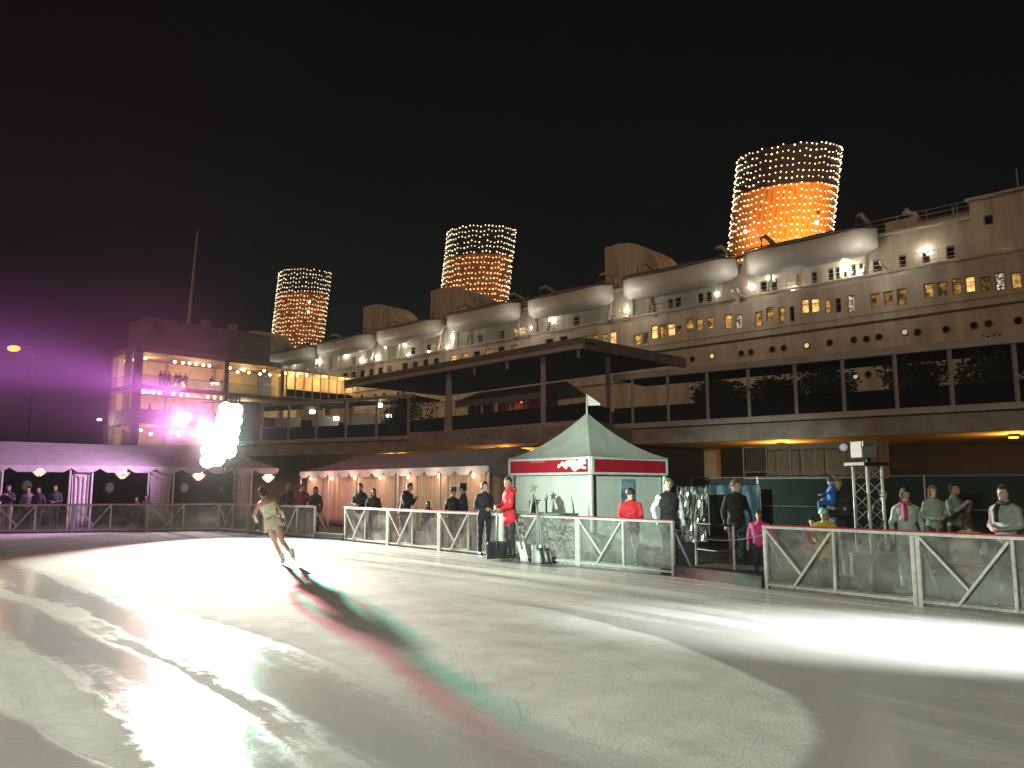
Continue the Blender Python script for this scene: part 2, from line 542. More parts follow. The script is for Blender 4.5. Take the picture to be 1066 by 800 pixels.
# ================================================================== OCEAN LINER
S0, U0 = -80.0, 76.0
ship = thing('ocean_liner', DS * S0 + DU * U0, SHIP_ROT, 'huge old ocean liner with three light-strung funnels moored behind the rink', 'ship')
def SV(s, u, z):                                   # ship coordinates to the ship's local space
    return (s - S0, u - U0, z)
UW = 60.0                                          # the near side plating
def wall_holes(mb, s0, s1, z0, z1, u, holes, depth=0.22):
    xs = sorted({s0, s1, *[h[0] for h in holes], *[h[1] for h in holes]})
    zs = sorted({z0, z1, *[h[2] for h in holes], *[h[3] for h in holes]})
    for i in range(len(xs) - 1):
        cx = (xs[i] + xs[i + 1]) / 2
        col = [h for h in holes if h[0] < cx < h[1]]
        run = None
        for j in range(len(zs) - 1):
            cz = (zs[j] + zs[j + 1]) / 2
            hole = any(h[2] < cz < h[3] for h in col)
            if not hole and run is None:
                run = zs[j]
            if (hole or j == len(zs) - 2) and run is not None:
                top = zs[j] if hole else zs[j + 1]
                mb.add([SV(xs[i], u, run), SV(xs[i + 1], u, run), SV(xs[i + 1], u, top), SV(xs[i], u, top)], [(0, 1, 2, 3)])
                run = None
    for (a, b, c, d) in holes:
        e = u + depth
        mb.add([SV(a, u, c), SV(b, u, c), SV(b, u, d), SV(a, u, d), SV(a, e, c), SV(b, e, c), SV(b, e, d), SV(a, e, d)],
               [(0, 4, 5, 1), (1, 5, 6, 2), (2, 6, 7, 3), (3, 7, 4, 0)])
LW = [lit_window('window_lit_gold', (0.10, 0.04, 0.01), (1.0, 0.55, 0.13), 0.9, 2.2),
      lit_window('window_lit_bright', (0.55, 0.25, 0.06), (1.0, 0.72, 0.28), 1.5, 1.8),
      lit_window('window_lit_dim', (0.03, 0.015, 0.006), (0.50, 0.26, 0.07), 0.7, 2.4),
      lit_window('window_party_lights', (0.01, 0.008, 0.01), (1.0, 0.85, 0.55), 1.2, 6.0)]
# promenade windows: (photo x, photo y, width px, height px, state) 0 gold 1 bright 2 dim 3 string lights -1 dark
PROM = [(612, 352, 5, 5, 0), (619, 351.5, 5, 5, 0), (629.5, 354, 6, 12, 0), (638, 353, 7, 15, 1), (663.5, 354, 7, 11, 0), (672.5, 352, 6, 11, 2),
        (681, 346, 7, 14, 1), (690, 345, 7, 14, 0), (698.5, 343.5, 8, 13, 1), (707, 344, 5, 9, 2), (718, 338, 8, 13, 0), (728, 338, 7, 12, 0),
        (739, 336.5, 7, 12, 0), (758, 335, 8, 15, 0), (769, 335, 7, 15, 3), (790, 332, 8, 15, 0), (801.6, 327, 8, 14, 0), (814, 328, 6, 16, 0),
        (824.5, 327, 5, 16, -1), (838, 319, 8, 15, 1), (848.5, 318, 9, 15, 1), (861.5, 319, 6, 15, 0), (872.5, 318, 6, 15, -1), (886, 316, 8, 18, 3),
        (911, 313, 10, 15, 2), (925, 311, 10, 15, 2), (939, 309, 10, 17, 2), (967, 302.5, 10, 15, 0), (981, 301, 10, 15, 2), (996, 298, 10, 17, 0),
        (1010, 296, 11, 17, 1), (1026, 296, 11, 15, 2), (1041, 293, 11, 19, 3), (1058, 292, 11, 17, 0), (1075, 289, 11, 17, 2), (1090, 286, 11, 17, 0)]
prom_holes, prom_state = [], []
for x, y, w, h, st in PROM:
    s_, z_ = on_ship(x, y, UW)
    sa, _ = on_ship(x - w / 2, y, UW)
    sb, _ = on_ship(x + w / 2, y, UW)
    za = on_ship(x, y + h / 2, UW)[1]
    zb = on_ship(x, y - h / 2, UW)[1]
    prom_holes.append((sa, sb, za, zb)); prom_state.append(st)
s_ = -49.5
rr = random.Random(3)
while s_ > -97:                                    # the long row of small windows further forward
    w = 1.0
    if rr.random() > 0.12:
        prom_holes.append((s_ - w / 2, s_ + w / 2, 15.5, 16.6))
        q = rr.random()
        prom_state.append(0 if q < 0.16 else 2 if q < 0.3 else 1 if q < 0.34 else -1)
    s_ -= 1.9 if rr.random() > 0.2 else 3.0
# portholes: upper row and the row seen under the pergola
PORT = [(703, 376, 1), (721, 374, 0), (741.5, 371, 1), (772, 368, 0), (782, 367, 0), (804, 364, 0), (816, 362.5, 0), (840, 360, 1), (864, 357, 0), (889, 354, 0),
        (902, 353, 0), (915, 351, 0), (942, 346, 2), (955.5, 346, 0), (985, 343, 0), (1014, 339, 0), (1029, 337, 0), (1060, 334, 0),
        (890.5, 392, 2), (904, 390, 0), (972, 384, 0), (986, 383, 0), (1048, 377, 0), (1063, 375, 0), (815, 398, 0), (838, 396, 0),
        (391, 412, 0), (400, 411, 0), (414.5, 410, 0), (420, 409, 0), (435, 407, 0), (445, 406, 0), (461, 403, 0), (473, 403, 0),
        (318, 420, 0), (326, 419, 0), (334, 418, 0), (338, 418, 0), (355, 416, 0), (359, 415, 0), (377, 413, 0)]
# upper deckhouse windows (dark, on the boat deck wall)
UH = 61.2
HOUSE = [(795, 305, 7, 12, -1), (806, 303, 7, 12, -1), (848, 297, 6, 12, -1), (832, 300, 5, 10, 0), (865, 293, 6, 13, -1), (872, 292, 5, 13, -1), (880, 291, 5, 13, -1), (889, 289, 5, 13, -1), (897, 287, 4, 12, -1),
         (914, 284, 10, 12, -1), (940, 280, 8, 14, -1), (964, 273, 9, 9, -1), (990, 268, 9, 10, -1), (1031, 261, 10, 11, -1), (1060, 256, 9, 10, 2), (729, 314, 6, 8, -1), (738, 312, 6, 8, -1), (706, 318, 6, 7, -1),
         (698, 319, 5, 7, -1), (543, 352, 7, 6, 1), (557, 347, 7, 7, -1), (600, 344, 6, 6, -1), (500, 354, 5, 8, -1), (522, 352, 5, 8, -1), (446, 364, 5, 8, -1), (430, 367, 4, 8, -1), (368, 376, 5, 9, 2)]
house_holes, house_state = [], []
for x, y, w, h, st in HOUSE:
    sa, _ = on_ship(x - w / 2, y, UH)
    sb, _ = on_ship(x + w / 2, y, UH)
    za = max(on_ship(x, y + h / 2, UH)[1], 17.8)
    zb = max(on_ship(x, y - h / 2, UH)[1], za + .95)
    if zb - za > 0.3:
        house_holes.append((sa, sb, za, zb)); house_state.append(st)

SA, SB = -150.0, 25.0
mb = MB()
wall_holes(mb, SA, SB, 8.6, 17.2, UW, prom_holes)
# bow part of the white strake, curving in
bow = [(SA, UW)] + [(SA - 62 * t, UW + 16 * t ** 2.2) for t in (0.2, 0.4, 0.6, 0.8, 1.0)]
for (a, ua), (b, ub) in zip(bow, bow[1:]):
    mb.add([SV(b, ub, 8.6), SV(a, ua, 8.6), SV(a, ua, 15), SV(b, ub, 15.5)], [(0, 1, 2, 3)])
mb.add([SV(SB, UW, 8.6), SV(SB, 92, 8.6), SV(SB, 92, 17.2), SV(SB, UW, 17.2)], [(0, 1, 2, 3)])
mb.build('side_plating', M_ship, ship, fixn=False)
mb = MB()
pts = [(SB, UW + 0.0)] + bow
for (a, ua), (b, ub) in zip(pts, pts[1:]):
    mb.add([SV(b, ub + 0.02, -.5), SV(a, ua + 0.02, -.5), SV(a, ua + 0.02, 8.6), SV(b, ub + 0.02, 8.6)], [(0, 1, 2, 3)])
mb.build('black_hull', M_black, ship, fixn=False)
mb = MB()
mb.prism([SV(SB, UW, 0)[:2], SV(SB, 92, 0)[:2], SV(SA, 92, 0)[:2], SV(-212, 76, 0)[:2], SV(SA, UW, 0)[:2]][::-1], 16.9, 17.18)
mb.build('boat_deck', M_house, ship)
# rubbing strakes and seams on the plating, the rounded rail of the boat deck
for z, hgt, pr, m_ in [(13.72, 0.10, 0.10, M_trim), (17.22, 0.16, 0.14, M_ship), (11.35, 0.16, 0.12, M_ship), (14.35, 0.05, 0.05, M_ship)]:
    MB().rng(SA - S0, SB - S0, UW - pr - U0, UW - 0.001 - U0, z, z + hgt).build('plating_strake', m_, ship)
for s_ in np.arange(-146, 20, 6.1):
    MB().rng(s_ - S0, s_ + 0.05 - S0, UW - 0.02 - U0, UW - 0.001 - U0, 11.6, 13.7).build('plate_seam', M_ship, ship)
pane_me, frame_me = {}, {}
def make_window(h, st, u, parent=ship):
    a, b, c, d = h
    w, t = b - a, d - c
    fw = 0.07
    f = MB()
    f.rng(0, w, 0, 0.08, 0, fw).rng(0, w, 0, 0.08, t - fw, t).rng(0, fw, 0.001, 0.079, fw, t - fw).rng(w - fw, w, 0.001, 0.079, fw, t - fw)
    if t > 1.1:
        f.rng(fw, w - fw, 0.005, 0.07, t * 0.62, t * 0.62 + 0.05)
    fo = f.build('window', M_frame, parent)
    fo.location = SV(a, u + 0.10, c)
    p = MB().rng(fw, w - fw, 0.03, 0.045, fw, t - fw).build('pane', LW[st] if st >= 0 else M_dark_glass, fo)
    return fo
for h, st in zip(prom_holes, prom_state):
    make_window(h, st, UW)
M_port_lit = glow('porthole_lit', (1.0, 0.72, 0.25), 0.85)
M_port_white = glow('porthole_white', (1.0, 0.97, 0.85), 0.45)
ring = MB()
ring.lathe([(0.30, 0.0), (0.40, 0.0), (0.42, 0.05), (0.36, 0.09), (0.30, 0.06), (0.30, 0.0)], 16)
rim_me = None
for x, y, st in PORT:
    s_, z_ = on_ship(x, y, UW)
    if rim_me is None:
        o = ring.build('porthole', M_trim, ship, smooth=True)
        rim_me = o.data
        pane = MB().lathe([(0.31, 0.012), (0.31, 0.03)], 16).build('pane', M_dark_glass, o)
        pd = {0: pane.data}
        for k, m_ in ((1, M_port_lit), (2, M_port_white)):
            me = pane.data.copy(); me.materials.clear(); me.materials.append(m_); pd[k] = me
        if st: pane.data = pd[st]
    else:
        o = place('porthole', rim_me, ship)
        place('pane', pd[st], o)
    o.location = SV(s_, UW - 0.004, z_); o.scale = (.62, .62, 1)
    o.rotation_euler = (R(90), 0, 0)

# deckhouse behind the boats and the sports deck above it
mb = MB()
wall_holes(mb, -140, -13.2, 17.18, 20.4, UH, house_holes, 0.15)
mb.add([SV(-140, UH, 17.18), SV(-140, 89, 17.18), SV(-140, 89, 20.4), SV(-140, UH, 20.4)], [(0, 1, 2, 3)])
mb.build('deckhouse_wall', M_house, ship, fixn=False)
for h, st in zip(house_holes, house_state):
    make_window(h, st, UH)
MB().rng(-141 - S0, -12.6 - S0, UH - 0.35 - U0, 90 - U0, 20.4, 20.62).build('sports_deck', M_house, ship, bevel=0.04)
# aft deckhouse block at the right end, one storey higher, set flush with the side
aft_holes = [(on_ship(1024, 228, 60.6)[0], on_ship(1034, 228, 60.6)[0], on_ship(1029, 234, 60.6)[1], on_ship(1029, 224, 60.6)[1])]
s_aft = on_ship(1010, 230, 60.6)[0]
mb = MB()
wall_holes(mb, s_aft, 14, 17.2, on_ship(1040, 206, 60.6)[1] + 0.2, 60.6, aft_holes, 0.15)
zt = on_ship(1040, 206, 60.6)[1] + 0.2
mb.add([SV(s_aft, 60.6, 17.2), SV(s_aft, 80, 17.2), SV(s_aft, 80, zt), SV(s_aft, 60.6, zt)], [(0, 1, 2, 3)])
mb.add([SV(s_aft, 60.6, zt), SV(s_aft, 80, zt), SV(14, 80, zt), SV(14, 60.6, zt)], [(0, 1, 2, 3)])
mb.build('aft_deckhouse', M_house, ship, fixn=False)
make_window(aft_holes[0], -1, 60.6)
MB().rng(s_aft - 0.2 - S0, 14 - S0, 60.35 - U0, 80 - U0, zt + 0.01, zt + 0.16).build('roof_edge', M_ship, ship)
# stepped structure between the boats and the aft house
for x0, x1, y0, y1, u in [(921, 955, 232, 252, 63), (955, 1010, 240, 262, 62.0), (985, 1012, 231, 250, 63.4)]:
    a, zt2 = on_ship(x0, y0, u)[0], on_ship(x0, y0, u)[1]
    b = on_ship(x1, y0, u)[0]
    MB().rng(a - S0, b - S0, u - U0, u + 5 - U0, 20.63, max(zt2, 21.2)).build('deck_house', M_house, ship, bevel=0.05)
# searchlight / ventilation mast near the aft house
a, za = on_ship(945, 218, 63.5)
mb = MB()
mb.tube([SV(a + 0.9, 64, 20.6), SV(a + 0.2, 64, 22.6), SV(a, 63.8, za - 0.3), SV(a - 0.3, 63.6, za)], [0.35, 0.3, 0.22, 0.3], 10)
mb.build('cowl_mast', M_house, ship, smooth=True)
for x, y, hh in [(1058, 176, 4.0), (992, 215, 3.0), (903, 228, 1.6)]:
    a, z_ = on_ship(x, y, 64)
    MB().tube([SV(a, 64, z_ - hh), SV(a, 64, z_)], [0.09, 0.04], 6).build('flag_staff', M_house, ship)
# box ventilators between the funnels: flat mouth forward, rounded back
def ventilator(x0, y0, x1, u, wid):
    a, zt = on_ship(x0, y0, u)
    b, _ = on_ship(x1, y0, u)
    Ls = b - a
    prof = [(0, 20.6), (0, zt), (0.28 * Ls, zt + 0.06)]
    for k in range(1, 8):
        t = k / 7 * math.pi / 2
        prof.append((0.28 * Ls + 0.72 * Ls * math.sin(t), 20.6 + 0.8 + (zt - 21.4) * math.cos(t)))
    prof.append((Ls, 20.6))
    n = len(prof)
    v = [SV(a + p[0], u, p[1]) for p in prof] + [SV(a + p[0], u + wid, p[1]) for p in prof]
    f = [tuple(range(n)), tuple(range(n, 2 * n))[::-1]] + [(i, n + i, n + (i + 1) % n, (i + 1) % n) for i in range(n)]
    o = MB().add(v, f).build('ventilator', M_house, ship)
    b = o.modifiers.new('b', 'BEVEL'); b.width, b.segments = 0.12, 3
    mo = MB()
    for k in range(5):
        zz = 21.2 + (zt - 21.8) * k / 4.5
        mo.rng(a - 0.03 - S0, a - 0.004 - S0, u + 0.4 - U0, u + wid - 0.4 - U0, zz, zz + 0.35)
    mo.build('louvre', M_trim, o)
    return o
ventilator(629, 258, 688, 65, 5.0)
ventilator(448, 303, 497, 65, 5.0)
ventilator(378, 320, 416, 66, 4.5)
ventilator(253, 347, 284, 65, 4.5)
# small deck clutter on the sports deck: lockers, rails, winches
rr = random.Random(11)
for k in range(26):
    s_ = rr.uniform(-138, -20)
    if min(abs(s_ + 33.7), abs(s_ + 80), abs(s_ + 127)) < 7: continue
    MB().rng(s_ - S0, s_ + rr.uniform(0.6, 2.6) - S0, 64 + rr.random() * 2 - U0, 67 - U0, 20.62, 20.62 + rr.uniform(0.5, 1.7)).build('deck_locker', M_house, ship, bevel=0.04)
mb = MB()
for k in range(0, 128, 2):
    mb.tube([SV(-140 + k, 60.95, 20.62), SV(-140 + k, 60.95, 21.65)], 0.025, 5)
for z_ in (20.95, 21.3, 21.65):
    mb.tube([SV(-140, 60.95, z_), SV(-13, 60.95, z_)], 0.02, 5)
o = mb.build('deck_railing', M_house, ship)
mb = MB()
for k in np.arange(-148, 24, 1.6):
    mb.tube([SV(k, 60.15, 17.38), SV(k, 60.15, 18.35)], 0.025, 5)
for z_ in (17.7, 18.0, 18.35):
    mb.tube([SV(-148, 60.15, z_), SV(24, 60.15, z_)], 0.022, 5)
mb.build('boat_deck_railing', M_house, ship)

# funnels: raked oval tubes, orange below and black above, hung with rows of bulbs
def funnel(sc, ztop, zbase, A, B, rake, zblack, fairy, nrow, ncol):
    U = 78.0
    def at(t, ang, k=1.0):
        z = zbase + (ztop - zbase) * t
        tilt = 0.0
        s = sc + rake * (z - ztop) + A * k * math.cos(ang)
        # the lip of the funnel is cut square to its rake
        return SV(s, U + B * k * math.sin(ang), z + 0.10 * A * k * math.cos(ang) * -1 * t)
    n = 48
    tb = (zblack - zbase) / (ztop - zbase)
    def shell(t0, t1, m, name, par, k=1.0, cap=False):
        rows = [[at(t0 + (t1 - t0) * i / 6, 2 * math.pi * j / n, k) for j in range(n)] for i in range(7)]
        return MB().loft(rows, caps=True).build(name, m, par, smooth=True)
    f = shell(0, tb, M_orange, 'funnel', ship)
    f.modifiers.new('e', 'EDGE_SPLIT')
    c = shell(tb, 1.0, M_fblack, 'black_top', f, 1.002)
    c.modifiers.new('e', 'EDGE_SPLIT')
    for t in (tb * 0.42, tb * 0.985):
        rows = [[at(t + dt, 2 * math.pi * j / n, k) for j in range(n)] for dt, k in ((-0.006, 1.004), (-0.006, 1.02), (0.006, 1.02), (0.006, 1.004))]
        MB().loft(rows, caps=False).build('band', M_fblack if t < tb * .9 else M_orange, f, smooth=True)
    # stays of the light strings and bulbs
    b = MB()
    rb0 = 0.088 if sc > -50 else 0.108
    rnd = random.Random(int(abs(sc)))
    oct_f = [(0, 2, 4), (2, 1, 4), (1, 3, 4), (3, 0, 4), (2, 0, 5), (1, 2, 5), (3, 1, 5), (0, 3, 5)]
    for i in range(nrow):
        t = 0.995 - i * (0.97 / nrow)
        for j in range(ncol):
            ang = 2 * math.pi * (j + 0.5 * (0)) / ncol
            if rnd.random() < 0.06: continue
            rb = rb0 * rnd.uniform(.7, 1.25)
            p = Vector(at(t + rnd.uniform(-.006, .006) - .004 * math.sin(j * 1.7), ang + rnd.uniform(-.010, .010), 1.035))
            if math.sin(ang) > 0.45: continue               # the far side cannot be lit towards us
            b.add([p + Vector(q) * rb for q in ((1, 0, 0), (-1, 0, 0), (0, 1, 0), (0, -1, 0), (0, 0, 1), (0, 0, -1))], oct_f)
    o = b.build('light_string', fairy, f, fixn=False)
    o['kind'] = 'stuff'
    w = MB()
    for j in range(0, ncol):
        ang = 2 * math.pi * j / ncol
        if math.sin(ang) > 0.5: continue
        w.tube([at(0.03, ang, 1.03), at(0.5, ang, 1.03), at(0.995, ang, 1.03)], 0.015, 3, caps=False)
    w.build('light_cable', M_fblack, f)
    return f
FA = funnel(-33.4, 36.3, 20.6, 5.35, 3.5, 0.16, 32.3, M_fairy, 22, 60)
FB = funnel(-79.8, 38.5, 20.6, 5.8, 3.8, 0.15, 34.4, M_fairy_r, 23, 58)
FC = funnel(-126.8, 41.2, 20.6, 6.2, 4.0, 0.15, 36.9, M_fairy_r, 25, 54)
# floods on the sports deck washing the near funnel in orange, weaker ones on the others
for sc, pw in ((-33.7, 13000), (-80, 700), (-127, 700)):
    for ds_, du_ in ((-8, -11), (7, -12)):
        q = Vector(SV(sc + ds_, 78 + du_, 21.4))
        fx = MB().box(q, (0.5, 0.35, 0.4)).build('floodlight', M_blackbox, ship)
        lamp('floodlight_beam', 'SPOT', q + Vector((0, 0.3, 0.35)), pw, (1.0, 0.62, 0.22), ship, Vector(SV(sc, 78, 31)), 0.2, 75, 0.8)
for x, y in ((777, 242), (851, 232), (323, 315), (322, 325)):
    s_, z_ = on_ship(x, y, 73.9)
    MB().ball(SV(s_, 73.7, z_), 0.17, 8, 5).build('star_light', M_bulb_w, ship, smooth=True)
# foremast and wire stays
a, z0 = on_ship(197, 332, 76)
b_, z1 = on_ship(206, 240, 76)
MB().tube([SV(a, 76, z0 - 14), SV(a, 76, z0), SV(b_, 76, z1)], [0.55, 0.45, 0.16], 8).build('mast', M_house, ship, smooth=True)
for p, q in [((770, 170), (640, 200)), ((762, 198), (640, 222)), ((735, 255), (715, 285))]:
    s1, z1 = on_ship(*p, 76); s2, z2 = on_ship(*q, 76)
    MB().tube([SV(s1, 76, z1), SV(s2, 76, z2)], 0.016, 4).build('wire_stay', M_fblack, ship)
# lamps along the boat deck: lens, and the light they throw on boats and deckhouse
LAMPS = [(271, 369, 0), (296, 380, 0), (306, 377, 1), (331, 376, 1), (359, 369, 1), (375.5, 375, 1), (392, 372, 1), (401, 362, 0), (420, 359, 0), (425, 370, 1), (446, 366, 0), (470.5, 351, 1), (466, 362, 1),
         (553, 341, 0), (574, 333, 1), (653, 322.5, 1), (745, 306, 0), (782, 298, 0), (802, 290, 1), (825.5, 303.5, 1), (881, 279.5, 2), (899, 281, 0), (962, 260.5, 1), (1049, 265.5, 2), (1060, 280, 0), (895, 283, 0)]
lens = None
for x, y, st in LAMPS:
    u = 61.0
    s_, z_ = on_ship(x, y, u)
    if lens is None:
        o = MB().ball((0, 0, 0), (0.17, 0.12, 0.17), 8, 6).build('deck_lamp', M_bulb_w, ship, smooth=True)
        lens = o.data
    else:
        o = place('deck_lamp', lens, ship)
    o.location = SV(s_, u, z_)
    k = (0.6, 1.0, 1.6)[st]
    o.scale = (k, 1, k)
    if st or x in (420, 553, 782):
        lamp('deck_lamp_light', 'POINT', SV(s_, u - 0.35, z_ - 0.1), (10, 26, 60)[st], (1.0, 0.90, 0.72), ship, size=0.15)

# ================================================================== LIFEBOATS
BOATS = [(779, 918), (651, 770), (553, 640), (470, 543), (398, 462), (337, 392), (284, 335), (262, 283)]
BL = ['big white lifeboat in front of the bright orange funnel', 'white lifeboat left of the orange funnel, ending at its base',
      'white lifeboat just forward of the tallest box ventilator', 'white lifeboat below the middle funnel, third from the ventilator',
      'white lifeboat forward of the middle funnel ventilator', 'small-looking lifeboat between the two forward ventilators',
      'distant lifeboat under the far left funnel', 'farthest lifeboat, half hidden by the lit gangway building']
def lifeboat_mesh(par):
    Lh = 5.35
    rings = []
    N = 16
    for i in range(N + 1):
        t = -1 + 2 * i / N
        x = Lh * t
        w = 1.42 * max(1 - abs(t) ** 6, 0.03) ** 0.6
        zk = -1.08 + 0.42 * abs(t) ** 7               # keel rises to the ends
        zs = 0.62 + 0.18 * t * t                        # sheer
        ring = []
        for k in range(13):
            a = math.pi * k / 12
            yy = -math.cos(a) * w
            zz = zs + (zk - zs) * math.sin(a) ** 0.55
            ring.append((x, yy, zz))
        # cover on top
        for k in range(1, 8):
            a = math.pi * k / 8
            ring.append((x, math.cos(a) * w, zs + 0.42 * math.sin(a) * (1 - abs(t) ** 4)))
        rings.append(ring)
    hull = MB().loft(rings).build('hull', mat('boat_paint', (0.80, 0.78, 0.72), 0.42, scale=1.2, var=0.04, dirt=(0.70, 0.67, 0.60)), par, smooth=True)
    r1 = []
    for side in (-1, 1):
        pts = []
        for i in range(N + 1):
            t = -1 + 2 * i / N
            w = 1.42 * max(1 - abs(t) ** 6, 0.03) ** 0.6
            pts.append((Lh * t, side * (w + 0.02), 0.62 + 0.18 * t * t))
        r1.append(pts)
    g_ = MB()
    for p in r1: g_.tube(p, 0.07, 6)
    g_.build('gunwale', M_trim, par, smooth=True)
    g_ = MB()
    for p in r1: g_.tube([(q[0], q[1] * 0.93, q[2] + 0.22) for q in p], 0.05, 5)
    g_.build('cover_lacing', M_fblack, par)
    for t in (-0.72, 0.72):
        MB().tube([(Lh * t, 0, 0.6), (Lh * t, 0, 2.0)], 0.05, 6).build('fall_rope', M_trim, par)
proto = None
for i, ((x0, x1), lb) in enumerate(zip(BOATS, BL)):
    sa = on_ship(x0, 300, 59.6)[0]; sb = on_ship(x1, 300, 59.6)[0]
    c = (sa + sb) / 2
    z = 19.75 + (0.25 if i > 2 else 0)
    t = thing('lifeboat', DS * c + DU * 59.3 + Vector((0, 0, z)), SHIP_ROT, lb, 'lifeboat', 'lifeboats in davits along the ship')
    if proto is None:
        lifeboat_mesh(t); proto = t
    else:
        for ch in proto.children:
            n = ch.copy(); COL.objects.link(n); n.parent = t
    t.scale = (max(min((sb - sa) / 10.7, 1.12), 0.8), 1, 1)
    # davits belong to the ship
    for e in (-3.85, 3.85):
        d = MB()
        q = c + e
        d.tube([SV(q, 62.2, 20.65), SV(q, 61.6, 21.9), SV(q, 60.2, 22.2), SV(q, 59.3, 21.8)], [0.26, 0.22, 0.16, 0.11], 6)
        d.tube([SV(q, 61.0, 20.3), SV(q, 60.85, 18.8), SV(q, 60.4, 17.3)], [0.16, 0.16, 0.2], 6)
        d.build('davit', M_house, ship, smooth=True)
    # arched bracket plates between the boats
    mbk = MB()
    arc = [SV(c - 6.05, 60.95, 17.2), SV(c - 6.05, 60.95, 20.38)]
    mbk.bar(arc[0], arc[1], 0.5, 0.25)
    mbk.build('deck_pillar', M_house, ship)
    # bracket floods that light the boats from outboard
    for e in (-5.6, 5.6):
        q = c + e
        fx = MB().tube([SV(q, 60.0, 17.5), SV(q, 58.6, 17.6)], .04, 6).tube([SV(q, 58.6, 17.5), SV(q, 58.4, 17.75)], .10, 8)
        fx.build('boat_flood', M_house, ship)
        if e < 0 or i == 0:
            lamp('boat_flood_light', 'POINT', SV(q + (.5 if e < 0 else -.5), 56.8, 18.0), 170 if i < 3 else 140, (1.0, .92, .78), ship, size=.12)

# ================================================================== ELEVATED CONCOURSE
def world_bar(mb, a, b, z0, z1, depth, off=0.0, out=None):
    """a slab along the line a-b (xy), from the line backwards by depth"""
    a, b = Vector((a[0], a[1], 0)), Vector((b[0], b[1], 0))
    d = (b - a).normalized()
    n = Vector((-d.y, d.x, 0))
    if n.dot(Vector((0.5, 1, 0))) < 0: n = -n
    p = [a + n * off, b + n * off, b + n * (off + depth), a + n * (off + depth)]
    poly = [(q.x, q.y) for q in p]
    ar = sum(poly[i][0] * poly[(i + 1) % 4][1] - poly[(i + 1) % 4][0] * poly[i][1] for i in range(4))
    if ar < 0: poly = poly[::-1]
    return mb.prism(poly, z0, z1)
def along(a, b, t):
    return (a[0] + (b[0] - a[0]) * t, a[1] + (b[1] - a[1]) * t)
ZP = 5.2                                                            # top of the fascia, the promenade floor behind it
CA0, CA1 = (-24.4, 63.6), (-6.9, 54.8)
CB0, CB1 = (-6.9, 53.4), (4.0, 41.8)
CC0, CC1 = (5.8, 45.2), (38.0, 20.0)
def concourse(label, segs, floor_poly=None):
    t = thing('elevated_walkway', (segs[0][0][0], segs[0][0][1], 0), 0, label, 'walkway')
    o = Vector((segs[0][0][0], segs[0][0][1], 0))
    L = lambda p: (p[0] - o.x, p[1] - o.y)
    for a, b in segs:
        d = (Vector(b) - Vector(a)).length
        world_bar(MB(), L(a), L(b), 4.0, 4.86, 0.5).build('fascia_beam', M_conc, t, bevel=0.03)
        world_bar(MB(), L(a), L(b), 4.90, ZP, 0.62, -0.14).build('edge_coping', M_conc_lt, t, bevel=0.03)
        world_bar(MB(), L(a), L(b), 4.02, 4.88, 11.0, 0.501).build('deck_slab', M_conc, t)
        world_bar(MB(), L(a), L(b), ZP, 6.05, 0.12, 0.2).build('guard_panel', M_dark, t)
        world_bar(MB(), L(a), L(b), 6.05, 6.13, 0.2, 0.16).build('guard_rail', M_dark, t)
    return t, L
WA, LA = concourse('long warm-lit concrete walkway behind the tents on the left', [(CA0, CA1)])
WB, LB = concourse('projecting concrete walkway block under the big flat canopy', [(CB0, CB1), ((5.8, 45.2), (4.0, 41.8))])
WC, LC = concourse('long concrete walkway with slim pergola posts on the right', [(CC0, CC1)])
M_post = mat('pergola_post', (0.42, 0.40, 0.36), 0.6)
# pergola of the right walkway: beam, roof behind it, posts as in the photo
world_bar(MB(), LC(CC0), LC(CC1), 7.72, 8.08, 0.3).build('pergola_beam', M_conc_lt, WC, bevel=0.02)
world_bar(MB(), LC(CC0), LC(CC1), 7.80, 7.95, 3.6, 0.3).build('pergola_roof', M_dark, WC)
cd = (Vector(CC1) - Vector(CC0)).normalized()
cn = Vector((-cd.y, cd.x)) if Vector((-cd.y, cd.x)).y > 0 else Vector((cd.y, -cd.x))
for x in (632, 657, 694, 735, 778, 827, 877, 932, 990, 1058, 1135):
    r_ = ray(x, 400)
    k = Vector((r_.x, r_.y))
    # where the view ray meets the line CC
    den = k.x * cd.y - k.y * cd.x
    tt = (CC0[0] * cd.y - CC0[1] * cd.x) / den
    p = k * tt + cn * 0.12
    q = LC(p)
    w = 0.26 if x == 632 else 0.14
    MB().rng(q[0] - w / 2, q[0] + w / 2, q[1] - w / 2, q[1] + w / 2, ZP, 7.72 if x > 640 else 9.2).build('post', M_post, WC)
